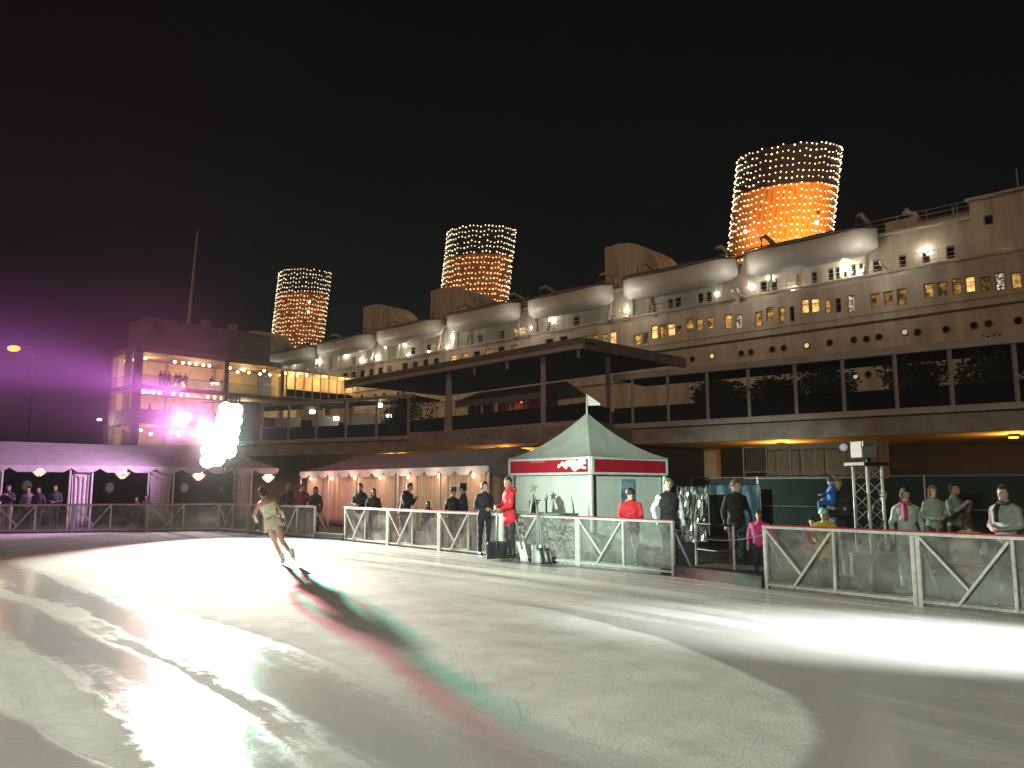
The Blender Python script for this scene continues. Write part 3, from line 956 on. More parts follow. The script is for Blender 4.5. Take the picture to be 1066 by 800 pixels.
# pergola of the left walkway
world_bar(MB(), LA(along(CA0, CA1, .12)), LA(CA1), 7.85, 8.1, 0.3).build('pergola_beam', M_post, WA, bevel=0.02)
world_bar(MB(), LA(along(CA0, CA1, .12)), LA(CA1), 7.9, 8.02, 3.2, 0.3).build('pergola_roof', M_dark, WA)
for t in (0.14, 0.28, 0.42, 0.56, 0.70, 0.84, 0.98):
    q = LA(along(CA0, CA1, t))
    MB().rng(q[0] - .09, q[0] + .09, q[1] + .03, q[1] + .21, ZP, 7.85).build('post', M_post, WA)
for t in (0.35, 0.55, 0.75, 0.9):                                    # lit wall panels of the kiosks behind
    q = LA(along(CA0, CA1, t))
    MB().rng(q[0] - 1.2, q[0] + 0.9, q[1] + 4.0, q[1] + 4.15, ZP, 7.3).build('rear_panel', M_conc_lt, WA)
for x, y, pw in ((395, 422, 60), (405, 433, 20), (325, 429, 25), (350, 436, 8)):
    p = on_depth(x, y, 58 + (395 - x) * 0.08)
    q = Vector((p.x - CA0[0], p.y - CA0[1], p.z))
    MB().rng(q.x - .2, q.x + .2, q.y - .08, q.y + .08, q.z - .13, q.z + .13).build('wall_lamp', M_bulb_w, WA, bevel=0.03)
    lamp('wall_lamp_light', 'POINT', q + Vector((0, -0.5, 0)), pw, (1, .8, .55), WA, size=0.15)
# big canopy over the projecting block
bd = (Vector(CB1) - Vector(CB0)).normalized()
bn = Vector((0.70, 0.714))
P1 = Vector((3.75, 41.4)); P0 = P1 - bd * 24
poly = [P0, P1, P1 + bn * 10.0, P0 + bn * 10.0]
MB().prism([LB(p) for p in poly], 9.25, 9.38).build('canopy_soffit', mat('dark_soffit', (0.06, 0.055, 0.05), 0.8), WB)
mbf = MB()
world_bar(mbf, LB(P0), LB(P1), 9.0, 9.62, 0.25)
mbf.build('canopy_fascia', M_conc_lt, WB, bevel=0.03)
q0, q1 = P1 + bn * 0.26 - bd * .14, P1 + bn * 10
MB().bar((*LB(q0), 9.31), (*LB(q1), 9.31), 0.25, 0.62).build('canopy_side_fascia', M_conc, WB, bevel=0.03)
MB().prism([LB(p) for p in poly], 9.40, 9.6).build('canopy_roof', M_conc, WB)
for x, wb, wt in ((465, 0.55, 0.28), (563, 0.28, 0.28)):
    r_ = ray(x, 400); k = Vector((r_.x, r_.y))
    den = k.x * bd.y - k.y * bd.x
    tt = (CB0[0] * bd.y - CB0[1] * bd.x) / den
    q = LB(k * tt + bn * 0.2)
    MB().loft([[(q[0] + a * w, q[1] + b * w, z) for a, b in ((-.5, -.5), (.5, -.5), (.5, .5), (-.5, .5))] for w, z in ((wb, ZP), (wt, 9.0))]).build('canopy_post', M_conc_lt, WB)
for x in (494, 528, 602):
    r_ = ray(x, 375); k = Vector((r_.x, r_.y))
    den = k.x * bd.y - k.y * bd.x
    tt = ((P0.x + bn.x * .3) * bd.y - (P0.y + bn.y * .3) * bd.x) / den
    q = LB(k * tt)
    MB().rng(q[0] - .08, q[0] + .08, q[1] - .08, q[1] + .08, 8.55, 9.0).build('hanging_bracket', M_conc_lt, WB)
# retaining wall and piers below the walkways
MB().rng(0, 0.01, 0, 0.01, 0, 0.01)
for a, b, off in ((CA0, CA1, 2.6), (CB0, CB1, 2.2)):
    mb = MB()
    world_bar(mb, (0, 0), (b[0] - a[0], b[1] - a[1]), 0, 4.018, 0.4, off)
    w = mb.build('retaining_wall', mat('wall_concrete', (0.40, 0.36, 0.30), 0.85, scale=.7, var=.15, bump=.2, bscale=7, streak=True))
    w.location = (a[0], a[1], 0)
    tag(w, 'concrete wall under the projecting walkway, orange in lamp light' if a is CB0 else 'long concrete wall under the left walkway behind the tents', 'wall')
for t, lb in ((0.06, 'square concrete pier in the dark gap behind the white kiosk'), (0.72, 'square concrete pier at the right edge under the walkway')):
    p = along(CC0, CC1, t)
    o = MB().rng(-.4, .4, -.4, .4, -.03, 4.019).build('pier', M_conc, bevel=0.04)
    o.location = (p[0] + cn.x * 8, p[1] + cn.y * 8, 0); o.rotation_euler.z = math.atan2(cd.y, cd.x)
    tag(o, lb, 'pier')
# sodium lamps below the walkway
def sodium(x, y, z, pw, lb, tgt=None):
    t = thing('bulkhead_lamp', (x, y, z), 0, lb, 'lamp', 'orange lamps under the walkway')
    MB().rng(-.22, .22, -.14, .14, 0, .12).build('housing', M_blackbox, t, bevel=0.02)
    MB().rng(-.16, .16, -.10, .10, -.07, 0).build('lens', glow('sodium_lens', (1.0, .42, .05), 6.0), t)
    lamp('sodium_light', 'POINT', (0, 0, -0.35), pw, (1.0, .40, .05), t, size=0.12)
pc = lambda t, o: (CC0[0] + (CC1[0] - CC0[0]) * t + cn.x * o, CC0[1] + (CC1[1] - CC0[1]) * t + cn.y * o)
sodium(*pc(0.21, 3.0), 3.88, 700, 'orange lamp under the walkway above the railed ramp')
sodium(*pc(0.47, 2.6), 3.88, 380, 'orange lamp under the walkway right of the truss tower')
sodium(CB1[0] - 5.2 + bn.x * 1.2, CB1[1] + 5.5 + bn.y * 1.2, 3.88, 420, 'orange lamp under the walkway behind the kiosk roof')
sodium(CB0[0] - 2.2 + 1, CB0[1] + 2.5, 3.88, 300, 'orange lamp where the two left walkways meet')
# ramp with railing, orange lit, behind the fence
a, b = on_depth(774, 497, 37.0), on_depth(905, 497, 33.2)
ramp = thing('ramp_bridge', (a.x, a.y, 0), math.atan2(b.y - a.y, b.x - a.x), 'orange-lit ramp bridge with upright railing below the walkway', 'ramp')
RL = (Vector((b.x, b.y)) - Vector((a.x, a.y))).length
MB().rng(0, RL, 0, 2.6, 1.72, 2.08).build('fascia', M_conc_lt, ramp, bevel=.02)
MB().rng(0, RL, 2.5, 2.7, 2.085, 3.7).build('rear_wall', mat('brown_wall', (.20, .14, .09), .8), ramp)
for k in range(4):
    MB().rng(k * RL / 3.02, k * RL / 3.02 + .3, .3, .6, -0.03, 1.72).build('support', M_conc, ramp)
M_rail = mat('rail_paint', (0.14, 0.11, 0.09), 0.5)
for k in range(6):
    MB().rng(k * RL / 5 - .035, k * RL / 5 + .035, .05, .12, 2.085, 3.45).build('post', M_rail, ramp)
MB().rng(-.03, RL + .03, .05, .12, 3.455, 3.52).build('top_rail', M_rail, ramp)
MB().rng(-.03, RL + .03, .06, .11, 2.3, 2.35).build('bottom_rail', M_rail, ramp)
bal = None
for k in range(48):
    if k % 9.6 < 1: continue
    if bal is None:
        o = MB().rng(-.012, .012, .07, .095, 2.36, 3.45).build('baluster', M_rail, ramp); bal = o.data
    else:
        o = place('baluster', bal, ramp)
    o.location = (k * RL / 48 + .05, 0, 0)
# globe lamp on the ramp
p = on_depth(878, 466, 33.0)
gl = thing('globe_lamp', (p.x, p.y, 0), 0, 'small white globe lamp by the ramp railing', 'lamp')
MB().tube([(0, 0, -.03), (0, 0, p.z - .14)], .035, 8).build('pole', M_rail, gl)
MB().ball((0, 0, p.z), .16, 12, 8).build('globe', mat('globe_glass', (.7, .74, .78), .2, emit=(.75, .85, 1.0), estr=.25), gl, smooth=True)

# shrubs in planters on the walkways
M_leaf = mat('dark_leaf', (0.022, 0.036, 0.018), 0.8, scale=9, var=.3)
M_pot = mat('planter', (0.10, 0.09, 0.08), 0.7)
def shrub(p, h, w, lb, n=2600, seed=1):
    t = thing('potted_shrub', p, 0, lb, 'shrub', 'planted shrubs on the walkway')
    MB().lathe([(w * .28, 0), (w * .36, .5), (w * .38, .5), (w * .36, .53)], 14).build('planter', M_pot, t)
    MB().tube([(0, 0, .4), (.04, 0, h * .5), (0.08, .03, h * .8)], [.05, .04, .02], 6).build('stem', M_wood, t)
    r = random.Random(seed)
    mb = MB()
    cl = [(r.uniform(-.5, .5) * w, r.uniform(-.4, .4) * w, h * r.uniform(.45, .9), r.uniform(.22, .42) * w) for _ in range(9)]
    for k in range(n):
        c = r.choice(cl)
        d = Vector((r.gauss(0, 1), r.gauss(0, 1), r.gauss(0, 1))).normalized() * c[3] * r.uniform(.5, 1.15)
        q = Vector(c[:3]) + d
        u = Vector((r.gauss(0, 1), r.gauss(0, 1), r.gauss(0, .6))).normalized()
        v = u.cross(Vector((r.random(), r.random(), r.random())).normalized())
        l = r.uniform(.13, .28)
        mb.add([q, q + u * l * .5 + v * l * .3, q + u * l, q + u * l * .5 - v * l * .3], [(0, 1, 2, 3)])
    mb.build('foliage', M_leaf, t, fixn=False)
for i, (x, h, w, lb) in enumerate([(728, 1.7, 2.0, 'dark broad shrub on the walkway, right of the kiosk roof'), (752, 1.5, 1.8, 'second dark shrub on the walkway beside the broad one'),
        (795, 1.7, 2.2, 'dark shrub on the walkway above the ramp bridge'), (846, 1.7, 2.4, 'wide dark shrub on the walkway left of the truss tower'),
        (940, 2.0, 2.0, 'leafy shrub on the walkway in front of two portholes'), (1032, 2.1, 2.2, 'dense dark shrub on the walkway near the right edge')]):
    r_ = ray(x, 400); k = Vector((r_.x, r_.y))
    tt = (CC0[0] * cd.y - CC0[1] * cd.x) / (k.x * cd.y - k.y * cd.x)
    p = k * tt + cn * 1.8
    shrub((p.x, p.y, 4.9), h + .7, w, lb, seed=i)
for i, (t_, h, w, lb) in enumerate([(0.95, 2.1, 2.4, 'tall dark shrub on the left walkway beside the canopy post'), (0.90, 1.5, 2.0, 'low dark shrub on the left walkway under the lamps')]):
    p = along(CA0, CA1, t_)
    shrub((p[0] + .6, p[1] + 1.3, 4.9), h + .6, w, lb, seed=20 + i)
# small marquee with red drapes under the canopy
p = Vector(CB0) + (Vector(CB1) - Vector(CB0)) * 0.12 + bn * 2.4
mq = thing('marquee_stall', (p.x, p.y, 4.9), math.atan2(bd.y, bd.x), 'small marquee with reddish drapes and scalloped edge beneath the canopy', 'stall')
ML = 8.6
def scallop(mb, x0, x1, y, zt, zb, n):
    w = (x1 - x0) / n
    for k in range(n):
        a = x0 + k * w
        row = [(a + w * i / 6, y, zb + (0.35 * (zt - zb)) * (1 - math.sin(math.pi * i / 6)) ) for i in range(7)]
        mb.sheet([[(a + w * i / 6, y, zt) for i in range(7)], row])
v = MB(); scallop(v, 0, ML, 0, 2.5, 2.05, 14)
v.build('valance', M_canvas_g, mq, solid=.01, fixn=False)
MB().add([(0, 0, 2.5), (ML, 0, 2.5), (ML, 2, 3.3), (0, 2, 3.3), (ML, 4, 2.5), (0, 4, 2.5)], [(0, 1, 2, 3), (3, 2, 4, 5)]).build('roof', M_canvas_g, mq, solid=.02)
M_reddrape = mat('red_drape', (0.34, 0.13, 0.07), .8, scale=3, var=.4)
for k in range(6):
    rows = [[(k * ML / 6 + ML / 6.3 * i / 14, 1.2 + .07 * math.sin(i * 1.6 + k), z) for i in range(15)] for z in (.1, 2.45)]
    MB().sheet(rows).build('drape', M_reddrape, mq, fixn=False, smooth=True, solid=.01)
for x in (0.05, ML / 2, ML - .05):
    MB().tube([(x, 0.02, 0), (x, 0.02, 2.5)], .04, 8).build('post', M_steel_w, mq)
MB().ball((ML * .68, .7, 2.1), .06, 8, 6).build('bulb', glow('red_bulb', (1, .25, .05), 2), mq)
lamp('stall_light', 'POINT', (ML * .6, .6, 1.9), 6, (1, .5, .2), mq, size=.1)

# ================================================================== GANGWAY BUILDING (terraces)
TC = on_depth(140, 400, 82.0)
ts, tu = TC.dot(DS), TC.dot(DU)                     # the near corner in ship axes
gb = thing('gangway_building', DS * ts + DU * tu, SHIP_ROT, 'open cream terrace building with strings of bulbs, left of the ship', 'building')
TW, TL = 7.0, UW - tu - 0.15                         # width (towards bow, local -x), length (towards the ship, local +y)
M_cream = mat('cream_wall', (0.66, 0.55, 0.38), 0.7, scale=1.2, var=.08)
M_tower = mat('tower_paint', (0.36, 0.31, 0.25), 0.7, scale=1, var=.08)
LV = [5.0, 8.6, 12.3, 16.0]
for i, z in enumerate(LV):
    f = MB().rng(-TW, 0, 0, TL if i < 3 else TL * .62, z - (0.35 if i < 3 else .1), z + (0.12 if i < 3 else .55)).build('floor_slab' if i < 3 else 'roof_slab', M_tower, gb, bevel=.03)
MB().rng(-TW + .05, -.05, .05, TL * .9, -.03, 4.64).build('base', M_tower, gb)
ys = [0.0, TL * .36, TL * .62, TL * .985]
for i in range(3):
    z0, z1 = LV[i] + .121, LV[i + 1] - (.351 if i < 2 else .101)
    for k, y in enumerate(ys):
        if i == 2 and k == 3: continue
        w = .75 if k == 0 else .55
        MB().rng(-w, -.02, y + .02, y + w, z0, z1).build('pillar', M_tower, gb, bevel=.03)
        if k == 0:
            MB().rng(-TW + .02, -TW + .6, .02, .6, z0, z1).build('pillar', M_tower, gb, bevel=.03)
    # rear wall: cream panels with pilasters
    for k in range(4):
        ya, yb = TL * .21 * k + .3, TL * .21 * (k + 1) + .2
        if ya > TL * .62 and i == 2: continue
        MB().rng(-TW + .3, -TW + .55, ya, yb, z0, z1).build('wall_panel', M_cream, gb)
        MB().rng(-TW + .56, -TW + .75, yb - .04, yb + .16, z0, z1).build('pilaster', M_tower, gb)
    MB().rng(-2.4, -2.1, TL * .9, TL * .93, z0, z1).build('wall_panel', M_cream, gb)
    # end wall partly open on the bow side
    MB().rng(-TW * .55, -TW * .28, .30, .45, z0, z1).build('wall_panel', M_cream, gb)
    # parapet (solid) or glass rail
    hp = 1.1
    if i == 1:
        MB().rng(-.12, -.04, .8, TL * .98, z0, z0 + hp).build('parapet', M_dark, gb)
        MB().rng(-TW + .6, -.76, .04, .12, z0, z0 + hp).build('parapet', M_tower, gb)
    else:
        MB().rng(-.09, -.05, .8, TL * (.6 if i == 2 else .98), z0 + .05, z0 + 1.0).build('glass_rail', clear_panel('rail_glass', haze=.04, dull=.05), gb)
        MB().rng(-.11, -.03, .8, TL * (.6 if i == 2 else .98), z0 + 1.0, z0 + 1.06).build('hand_rail', M_tower, gb)
        MB().rng(-TW + .6, -.8, .05, .10, z0 + 1.0, z0 + 1.06).build('hand_rail', M_tower, gb)
# lit gallery running to the ship at the upper level
gx = 0.4
MB().rng(-2.6, gx, TL * .63, TL, 12.42, 12.50).build('gallery_floor', M_cream, gb)
MB().rng(-3.0, gx + .3, TL * .62 + .01, TL + 14, 15.6, 15.75).build('gallery_roof', M_cream, gb)
for k in range(9):
    y = TL * .64 + k * (TL * .35 / 8)
    MB().rng(gx - .16, gx - .02, y, y + .14, 12.5, 15.6).build('gallery_post', mat('cream_post', (.7, .58, .38), .6), gb)
MB().rng(gx - .10, gx - .04, TL * .64, TL, 12.52, 13.4).build('gallery_parapet', M_dark, gb)
MB().rng(-2.6, -2.45, TL * .63, TL, 12.5, 15.6).build('gallery_wall', M_cream, gb)
# penthouse on the roof
MB().rng(-TW * .8, -TW * .1, 1.2, TL * .58, 16.551, 19.6).build('penthouse', mat('penthouse_paint', (.24, .22, .21), .75), gb, bevel=.05)
MB().rng(-TW * .8 - .1, -TW * .1 + .1, 1.1, TL * .58 + .1, 19.61, 19.8).build('penthouse_roof', M_tower, gb)
MB().rng(-TW * .1 + .003, -TW * .1 + .05, 2.0, 3.0, 18.2, 19.2).build('vent_grille', M_trim, gb)
for y in (TL * .3, TL * .42):
    MB().rng(-3.2, -2.3, y, y + .9, 19.81, 20.9).build('roof_unit', M_tower, gb, bevel=.04)
# pendant bulbs: where the photo shows them, hung just below each ceiling
BULBS = [(2, [(131.6, 370), (138, 368.4), (152, 365), (182.4, 368.6), (190.4, 378), (197.4, 376), (204.4, 374.4), (212, 373), (218, 380.6), (239.6, 377.4), (235.4, 385.6), (247.4, 387.4), (251.4, 384), (254, 386), (259, 388)]),
         (1, [(130, 402), (149.6, 399), (160, 406.4), (166.4, 405), (180.6, 402.4), (188.6, 409), (195.6, 407), (216.4, 412), (223.4, 411), (231, 410)]),
         (0, [(146.6, 448), (157, 452), (178, 450), (186.4, 453.6), (200, 452), (208, 452)]),
         (3, [(270.6, 389.5), (275, 386), (281, 390.4), (292, 391), (297.4, 387), (302.7, 391.7), (309, 391), (319, 389)])]
bm_, cm_ = None, None
for lv, pts in BULBS:
    zc = (LV[lv + 1] - .35 if lv < 3 else 15.6) - (.1 if lv == 2 else 0)
    for (x, y) in pts:
        d = ray(x, y)
        if x < 141:
            p = Vector((0, 0, EYE)) + d * ((tu + .75) / d.dot(DU))
        else:
            p = Vector((0, 0, EYE)) + d * ((ts - (1.0 if lv < 3 else .3)) / d.dot(DS))
        lx, ly = p.dot(DS) - ts, p.dot(DU) - tu
        zb_ = min(p.z, zc - .2)
        if bm_ is None:
            o = MB().ball((0, 0, 0), .15, 10, 7).build('pendant_bulb', M_bulb, gb, smooth=True); bm_ = o.data
            c = MB().tube([(0, 0, .12), (0, 0, .30)], .02, 5).build('cord', M_blackbox, o); cm_ = c.data
        else:
            o = place('pendant_bulb', bm_, gb); place('cord', cm_, o)
        o.location = (lx, ly, zb_)
for lv, ks, pw in ((2, (.1, .3, .52), 170), (1, (.1, .3, .52, .8), 140), (0, (.12, .35), 110)):
    for k in ks:
        lamp('terrace_light', 'POINT', (-TW * .5, TL * k, LV[lv + 1] - 1.1), pw, (1, .70, .34), gb, size=.35)
for k in (.72, .86, .97):
    lamp('gallery_light', 'POINT', (-.9, TL * k, 15.0), 170, (1, .62, .24), gb, size=.25)
# small flag lit on the ground floor side
q = on_depth(126, 458, 80)
fl = MB().sheet([[(0.0 + .18 * i, .03 * math.sin(i * 1.3), z - .1 * i * (1 if z > 1 else -1.4)) for i in range(7)] for z in (0.0, 2.2)]).build('pennant', mat('white_flag', (.75, .7, .72), .8), None, smooth=True, solid=.01)
fl.location = q - Vector((0, 0, 1.1))
tag(fl, 'small white pennant hanging on the corner of the terrace building', 'flag')

# ================================================================== STREET LAMPS far left
def street_lamp(x, y, Y, col, lb, s=1.0, pw=300):
    p = on_depth(x, y, Y)
    t = thing('street_lamp', (p.x, p.y, 0), 0, lb, 'street lamp')
    MB().tube([(1.6 * s, 0, -.03), (1.6 * s, 0, p.z * .9), (1.3 * s, 0, p.z + .1), (.4 * s, 0, p.z + .15)], [.08, .06, .045, .04], 8).build('pole', M_dark, t, smooth=True)
    MB().box((.15 * s, .1, p.z + .2), (.8 * s, .3 * s, .10)).build('lamp_head', M_blackbox, t, bevel=.03)
    MB().ball((-.05, 0, p.z), (.50 * s, .28 * s, .24 * s), 12, 8).build('lens', glow(lb[:12], col, 2.6), t, smooth=True)
    lamp('street_light', 'POINT', (0, -.3, p.z - .4), pw, col, t, size=.2)
street_lamp(15, 363, 60, (1.0, .34, .02), 'glowing orange street lamp high at the far left', 1.0, 700)
street_lamp(104, 437, 85, (1.0, .9, .85), 'small white street lamp beside the terrace building', .6, 100)

# ================================================================== RINK BARRIER
M_pane = clear_panel('scratched_acrylic')
M_kick = mat('kick_board', (0.42, 0.43, 0.40), .5, scale=8, var=.12, dirt=(.26, .26, .23))
INSIDE = Vector((-3, 12, 0))
M_glit = clear_panel('glitter_acrylic', gloss=.34, bstr=1.0, bscale=7.0, haze=.22)  # extra gloss, bumps and milkiness so one panel glitters with lamp reflections
def barrier(p0, p1, lb, vfirst=True, strut_end=False):
    d = p1 - p0
    L = d.length
    rz = math.atan2(d.y, d.x)
    n = Vector((-math.sin(rz), math.cos(rz), 0))
    out = 1 if n.dot(p0 - INSIDE) > 0 else -1            # +y or -y is the spectators' side
    t = thing('barrier_panel', p0, rz, lb, 'barrier', 'white framed barrier panels round the ice')
    H = .97
    h = L / 2
    for x, w in ((.035, .06), (L - .035, .06)):
        MB().rng(x - w / 2, x + w / 2, -.03, .03, -.028, H).build('post', M_steel_w, t, bevel=.006)
    MB().rng(h - .022, h + .022, -.022, .022, .05, H).build('middle_post', M_steel_w, t, bevel=.006)
    MB().rng(0, L, -.031, .031, H, H + .045).build('top_rail', M_steel_w, t, bevel=.006)
    MB().rng(0.002, L - .002, -.036, .036, H + .046, H + .066).build('rail_cap', M_red_cap, t, bevel=.006)
    MB().rng(.066, L - .066, -.02, .02, .05, .09).build('bottom_rail', M_steel_w, t)
    MB().rng(.01, L - .01, out * .04, out * .09, -.028, .115).build('kick_board', M_kick, t, bevel=.01)
    a0, a1 = (.07, h - .03) if vfirst else (L - .07, h + .03)
    f = a1 - a0
    e = out * -.028
    MB().bar((a1, e, H - .02), (a0 + f * .40, e, .06), .035, .035).build('brace', M_steel_w, t)
    MB().bar((a0, e - .001, H - .02), (a0 + f * .545, e - .001, .27), .035, .034).build('brace', M_steel_w, t)
    for x0, x1 in ((.01, h - .004), (h + .004, L - .01)):
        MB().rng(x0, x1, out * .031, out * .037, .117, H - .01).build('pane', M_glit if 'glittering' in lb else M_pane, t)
    for x in ((.04, L - .04) if strut_end else (.04,)):
        mb = MB().bar((x, out * .06, .82), (x, out * .62, .0), .03)
        mb.bar((x, out * .06, -.01), (x, out * .68, -.01), .03)
        mb.build('support_strut', M_steel_w, t)
    return t
for i in range(3):
    barrier(rp_pts[i], rp_pts[i + 1], ['barrier panel starting at the right side of the near gate', 'barrier panel at the right edge, in front of the seated pair',
            'barrier panel past the right edge, second from the seated pair', 'barrier panel third past the right edge', 'barrier panel nearest the camera beyond the right edge'][i], True)
mlab = ['barrier panel in front of the woman in the red jacket, beside the gate', 'glittering barrier panel in front of the white kiosk', 'barrier panel behind the two rink attendants',
        'barrier panel before the pair in dark hats by the drapes', 'barrier panel starting at the far gate, before the two dark figures']
for i in range(5):
    barrier(mp_pts[5 - i], mp_pts[4 - i], mlab[4 - i], True, strut_end=(i == 4))
llab = ['barrier panel ending at the far gate, right of the skater', 'barrier panel directly behind the skater', 'barrier panel at the far corner under the bright stage lights']
for i in range(3):
    barrier(lp_pts[i + 1], lp_pts[i], llab[i], True, strut_end=(i == 0))
blab = ['far left barrier panel below the third chandelier', 'far left barrier panel before the middle draped post', 'far left barrier panel at the left edge of the picture', 'far left barrier panel just past the left edge', 'outermost far left barrier panel, out of sight']
for i in range(4):
    barrier(bk_pts[i + 1], bk_pts[i], blab[i], True)
# gate thresholds
def threshold(p0, p1, lb, outv):
    d = p1 - p0
    o = MB().rng(.02, d.length - .02, -.06, .06, -.028, .20).build('gate_threshold', M_wood, bevel=.01)
    o.location = p0; o.rotation_euler.z = math.atan2(d.y, d.x)
    tag(o, lb, 'threshold', 'dark boards across the gates')
threshold(G1, rp_pts[0], 'dark board across the near gate opening', None)
threshold(lp_pts[0], mp_pts[5], 'dark board across the far gate opening', None)
OUT = Vector((.779, .627, 0))
# dark rubber ramp platform and steel hand frame in the near gate
gm = (G1 + rp_pts[0]) / 2
o = MB().rng(-1.4, 1.4, 0, 2.6, -.028, .12).build('rubber_ramp', mat('rubber_mat', (.03, .04, .035), .7, scale=20, bump=.3, bscale=120), bevel=.02)
o.location = gm + OUT * .12; o.rotation_euler.z = math.atan2(RDIR.y, RDIR.x) + math.pi * 0
if (Matrix.Rotation(o.rotation_euler.z, 3, 'Z') @ Vector((0, 1, 0))).dot(OUT) < 0: o.rotation_euler.z += math.pi
tag(o, 'black rubber platform behind the near gate', 'platform')
a = on_depth(724, 545, 16.0); b = on_depth(763, 545, 14.9)
hf = thing('hand_frame', (a.x, a.y, 0), math.atan2(b.y - a.y, b.x - a.x), 'low steel hand frame standing in the near gate', 'railing')
hl = (Vector((b.x, b.y)) - Vector((a.x, a.y))).length
for x in (0, hl):
    MB().tube([(x, 0, -.03), (x, 0, .93)], .024, 8).build('post', M_steel_w, hf)
MB().tube([(0, 0, .92), (hl, 0, .92)], .022, 8).build('top_rail', M_blackbox, hf)
MB().tube([(0, 0, .42), (hl, 0, .42)], .018, 8).build('middle_rail', M_blackbox, hf)
p0 = G1 + Vector((.02, .05, .86)); p1 = rp_pts[0] + Vector((0, .05, .86))
mb = MB(); N = 34
for k in range(N):
    t0, t1 = k / N, (k + .75) / N
    f_ = lambda t: p0.lerp(p1, t) - Vector((0, 0, 4 * .14 * t * (1 - t)))
    mb.tube([f_(t0), f_(t1)], .011, 5)
ch = mb.build('gate_chain', M_alu)
tag(ch, 'sagging pale chain hung across the near gate', 'chain'); ch['kind'] = 'thing'

# ================================================================== KIOSK (pagoda tent)
KA = Vector((2.05, 20.5, 0))
kth = math.atan2(.744, -.668)
kv1 = Vector((-.668, .744, 0)); kv2 = Vector((.744, .668, 0))
KL = 3.15
kiosk = thing('pagoda_kiosk', KA, math.atan2(kv2.y, kv2.x), 'white pagoda-roofed kiosk with red sign bands behind the barrier', 'kiosk')
# local: x along the right face, y along the left face (towards the left)
M_kwall = mat('kiosk_wall', (.70, .75, .69), .55, scale=1.6, var=.05)
M_kroof = mat('kiosk_roof', (.50, .55, .50), .7, scale=2, var=.09, bump=.8, bscale=4)
M_kframe = mat('kiosk_frame', (.72, .73, .70), .35)
zt, zb = 2.43, 1.98
for i in range(4):                                    # left face wall panels, then right face
    y0 = .12 + i * (KL - .24) / 4
    MB().rng(.10, .14, y0 + .004, y0 + (KL - .24) / 4 - .004, -.03, zb).build('wall_panel', M_kwall, kiosk)
    MB().rng(y0 + .03, y0 + (KL - .24) / 4 + .022, .10, .14, -.03, zb).build('wall_panel', M_kwall, kiosk)
MB().rng(KL - .14, KL - .10, .15, KL - .1, -.03, zb).build('rear_wall', M_kwall, kiosk)
MB().rng(.15, KL - .15, KL - .14, KL - .10, -.03, zb).build('rear_wall', M_kwall, kiosk)
for x, y in ((.04, .04), (KL - .04, .04), (.04, KL - .04), (KL - .04, KL - .04)):
    MB().rng(x - .04, x + .04, y - .04, y + .04, -.03, zt).build('corner_post', M_kframe, kiosk, bevel=.008)
# sign band: white frame with red boards, a white painted patch on the left board
M_redsign = mat('red_sign', (.42, .012, .028), .22, scale=3, var=.06)
for face in (0, 1):
    sgn = thing_part = bpy.data.objects.new('sign_band', None)
    w = MB()
    def R2(mbx, a, b, d0, d1, z0, z1):
        return mbx.rng(a, b, d0, d1, z0, z1) if face else mbx.rng(d0, d1, a, b, z0, z1)
    R2(w, -.02, KL + .02, -.05, -.012, zt - .06, zt + .01); R2(w, -.02, KL + .02, -.05, -.012, zb - .01, zb + .05)
    for a in (-.021, KL - .06): R2(w, a, a + .09, -.049, -.011, zb + .05, zt - .06)
    so_ = w.build('sign_band', M_kframe, kiosk)
    R2(MB(), .07, KL - .062, -.045, -.02, zb + .052, zt - .062).build('red_board', M_redsign, so_)
    if face == 0:
        # pale lettering and flourish on the red board (left face runs towards +y, right end of the sign is small y)
        wl = MB()
        rr = random.Random(5)
        for (yc, zc, sy, sz) in [(.62, 2.24, .10, .12), (.75, 2.28, .10, .09), (.50, 2.20, .13, .15), (.36, 2.24, .12, .15), (.88, 2.22, .09, .10), (1.0, 2.26, .08, .06), (1.12, 2.20, .06, .05), (.22, 2.30, .10, .07), (.2, 2.14, .08, .03)]:
            pts = []
            for k in range(18):
                an = 2 * math.pi * k / 18
                rad = 1 + .18 * math.sin(3 * an + yc * 9) + .1 * rr.uniform(-1, 1)
                pts.append((yc + sy * rad * math.cos(an), min(max(zc + sz * rad * math.sin(an), zb + .055), zt - .065)))
            o_ = len(wl.v)
            dd = -.0465 - .0012 * (len(wl.v) // 18)
            wl.v += [(dd, q[0], q[1]) for q in pts]
            wl.f.append(tuple(range(o_, o_ + 18)))
        wl.build('white_flourish', mat('white_print', (.85, .85, .83), .4), so_, fixn=False)
        tl = MB()
        for k in range(7):
            yy = 2.2 - k * .085
            tl.rng(-.0475, -.0455, yy, yy + .03, zt - .12, zt - .09 + .02 * (k % 2))
        tl.build('small_lettering', mat('pink_print', (.75, .45, .45), .5), so_)
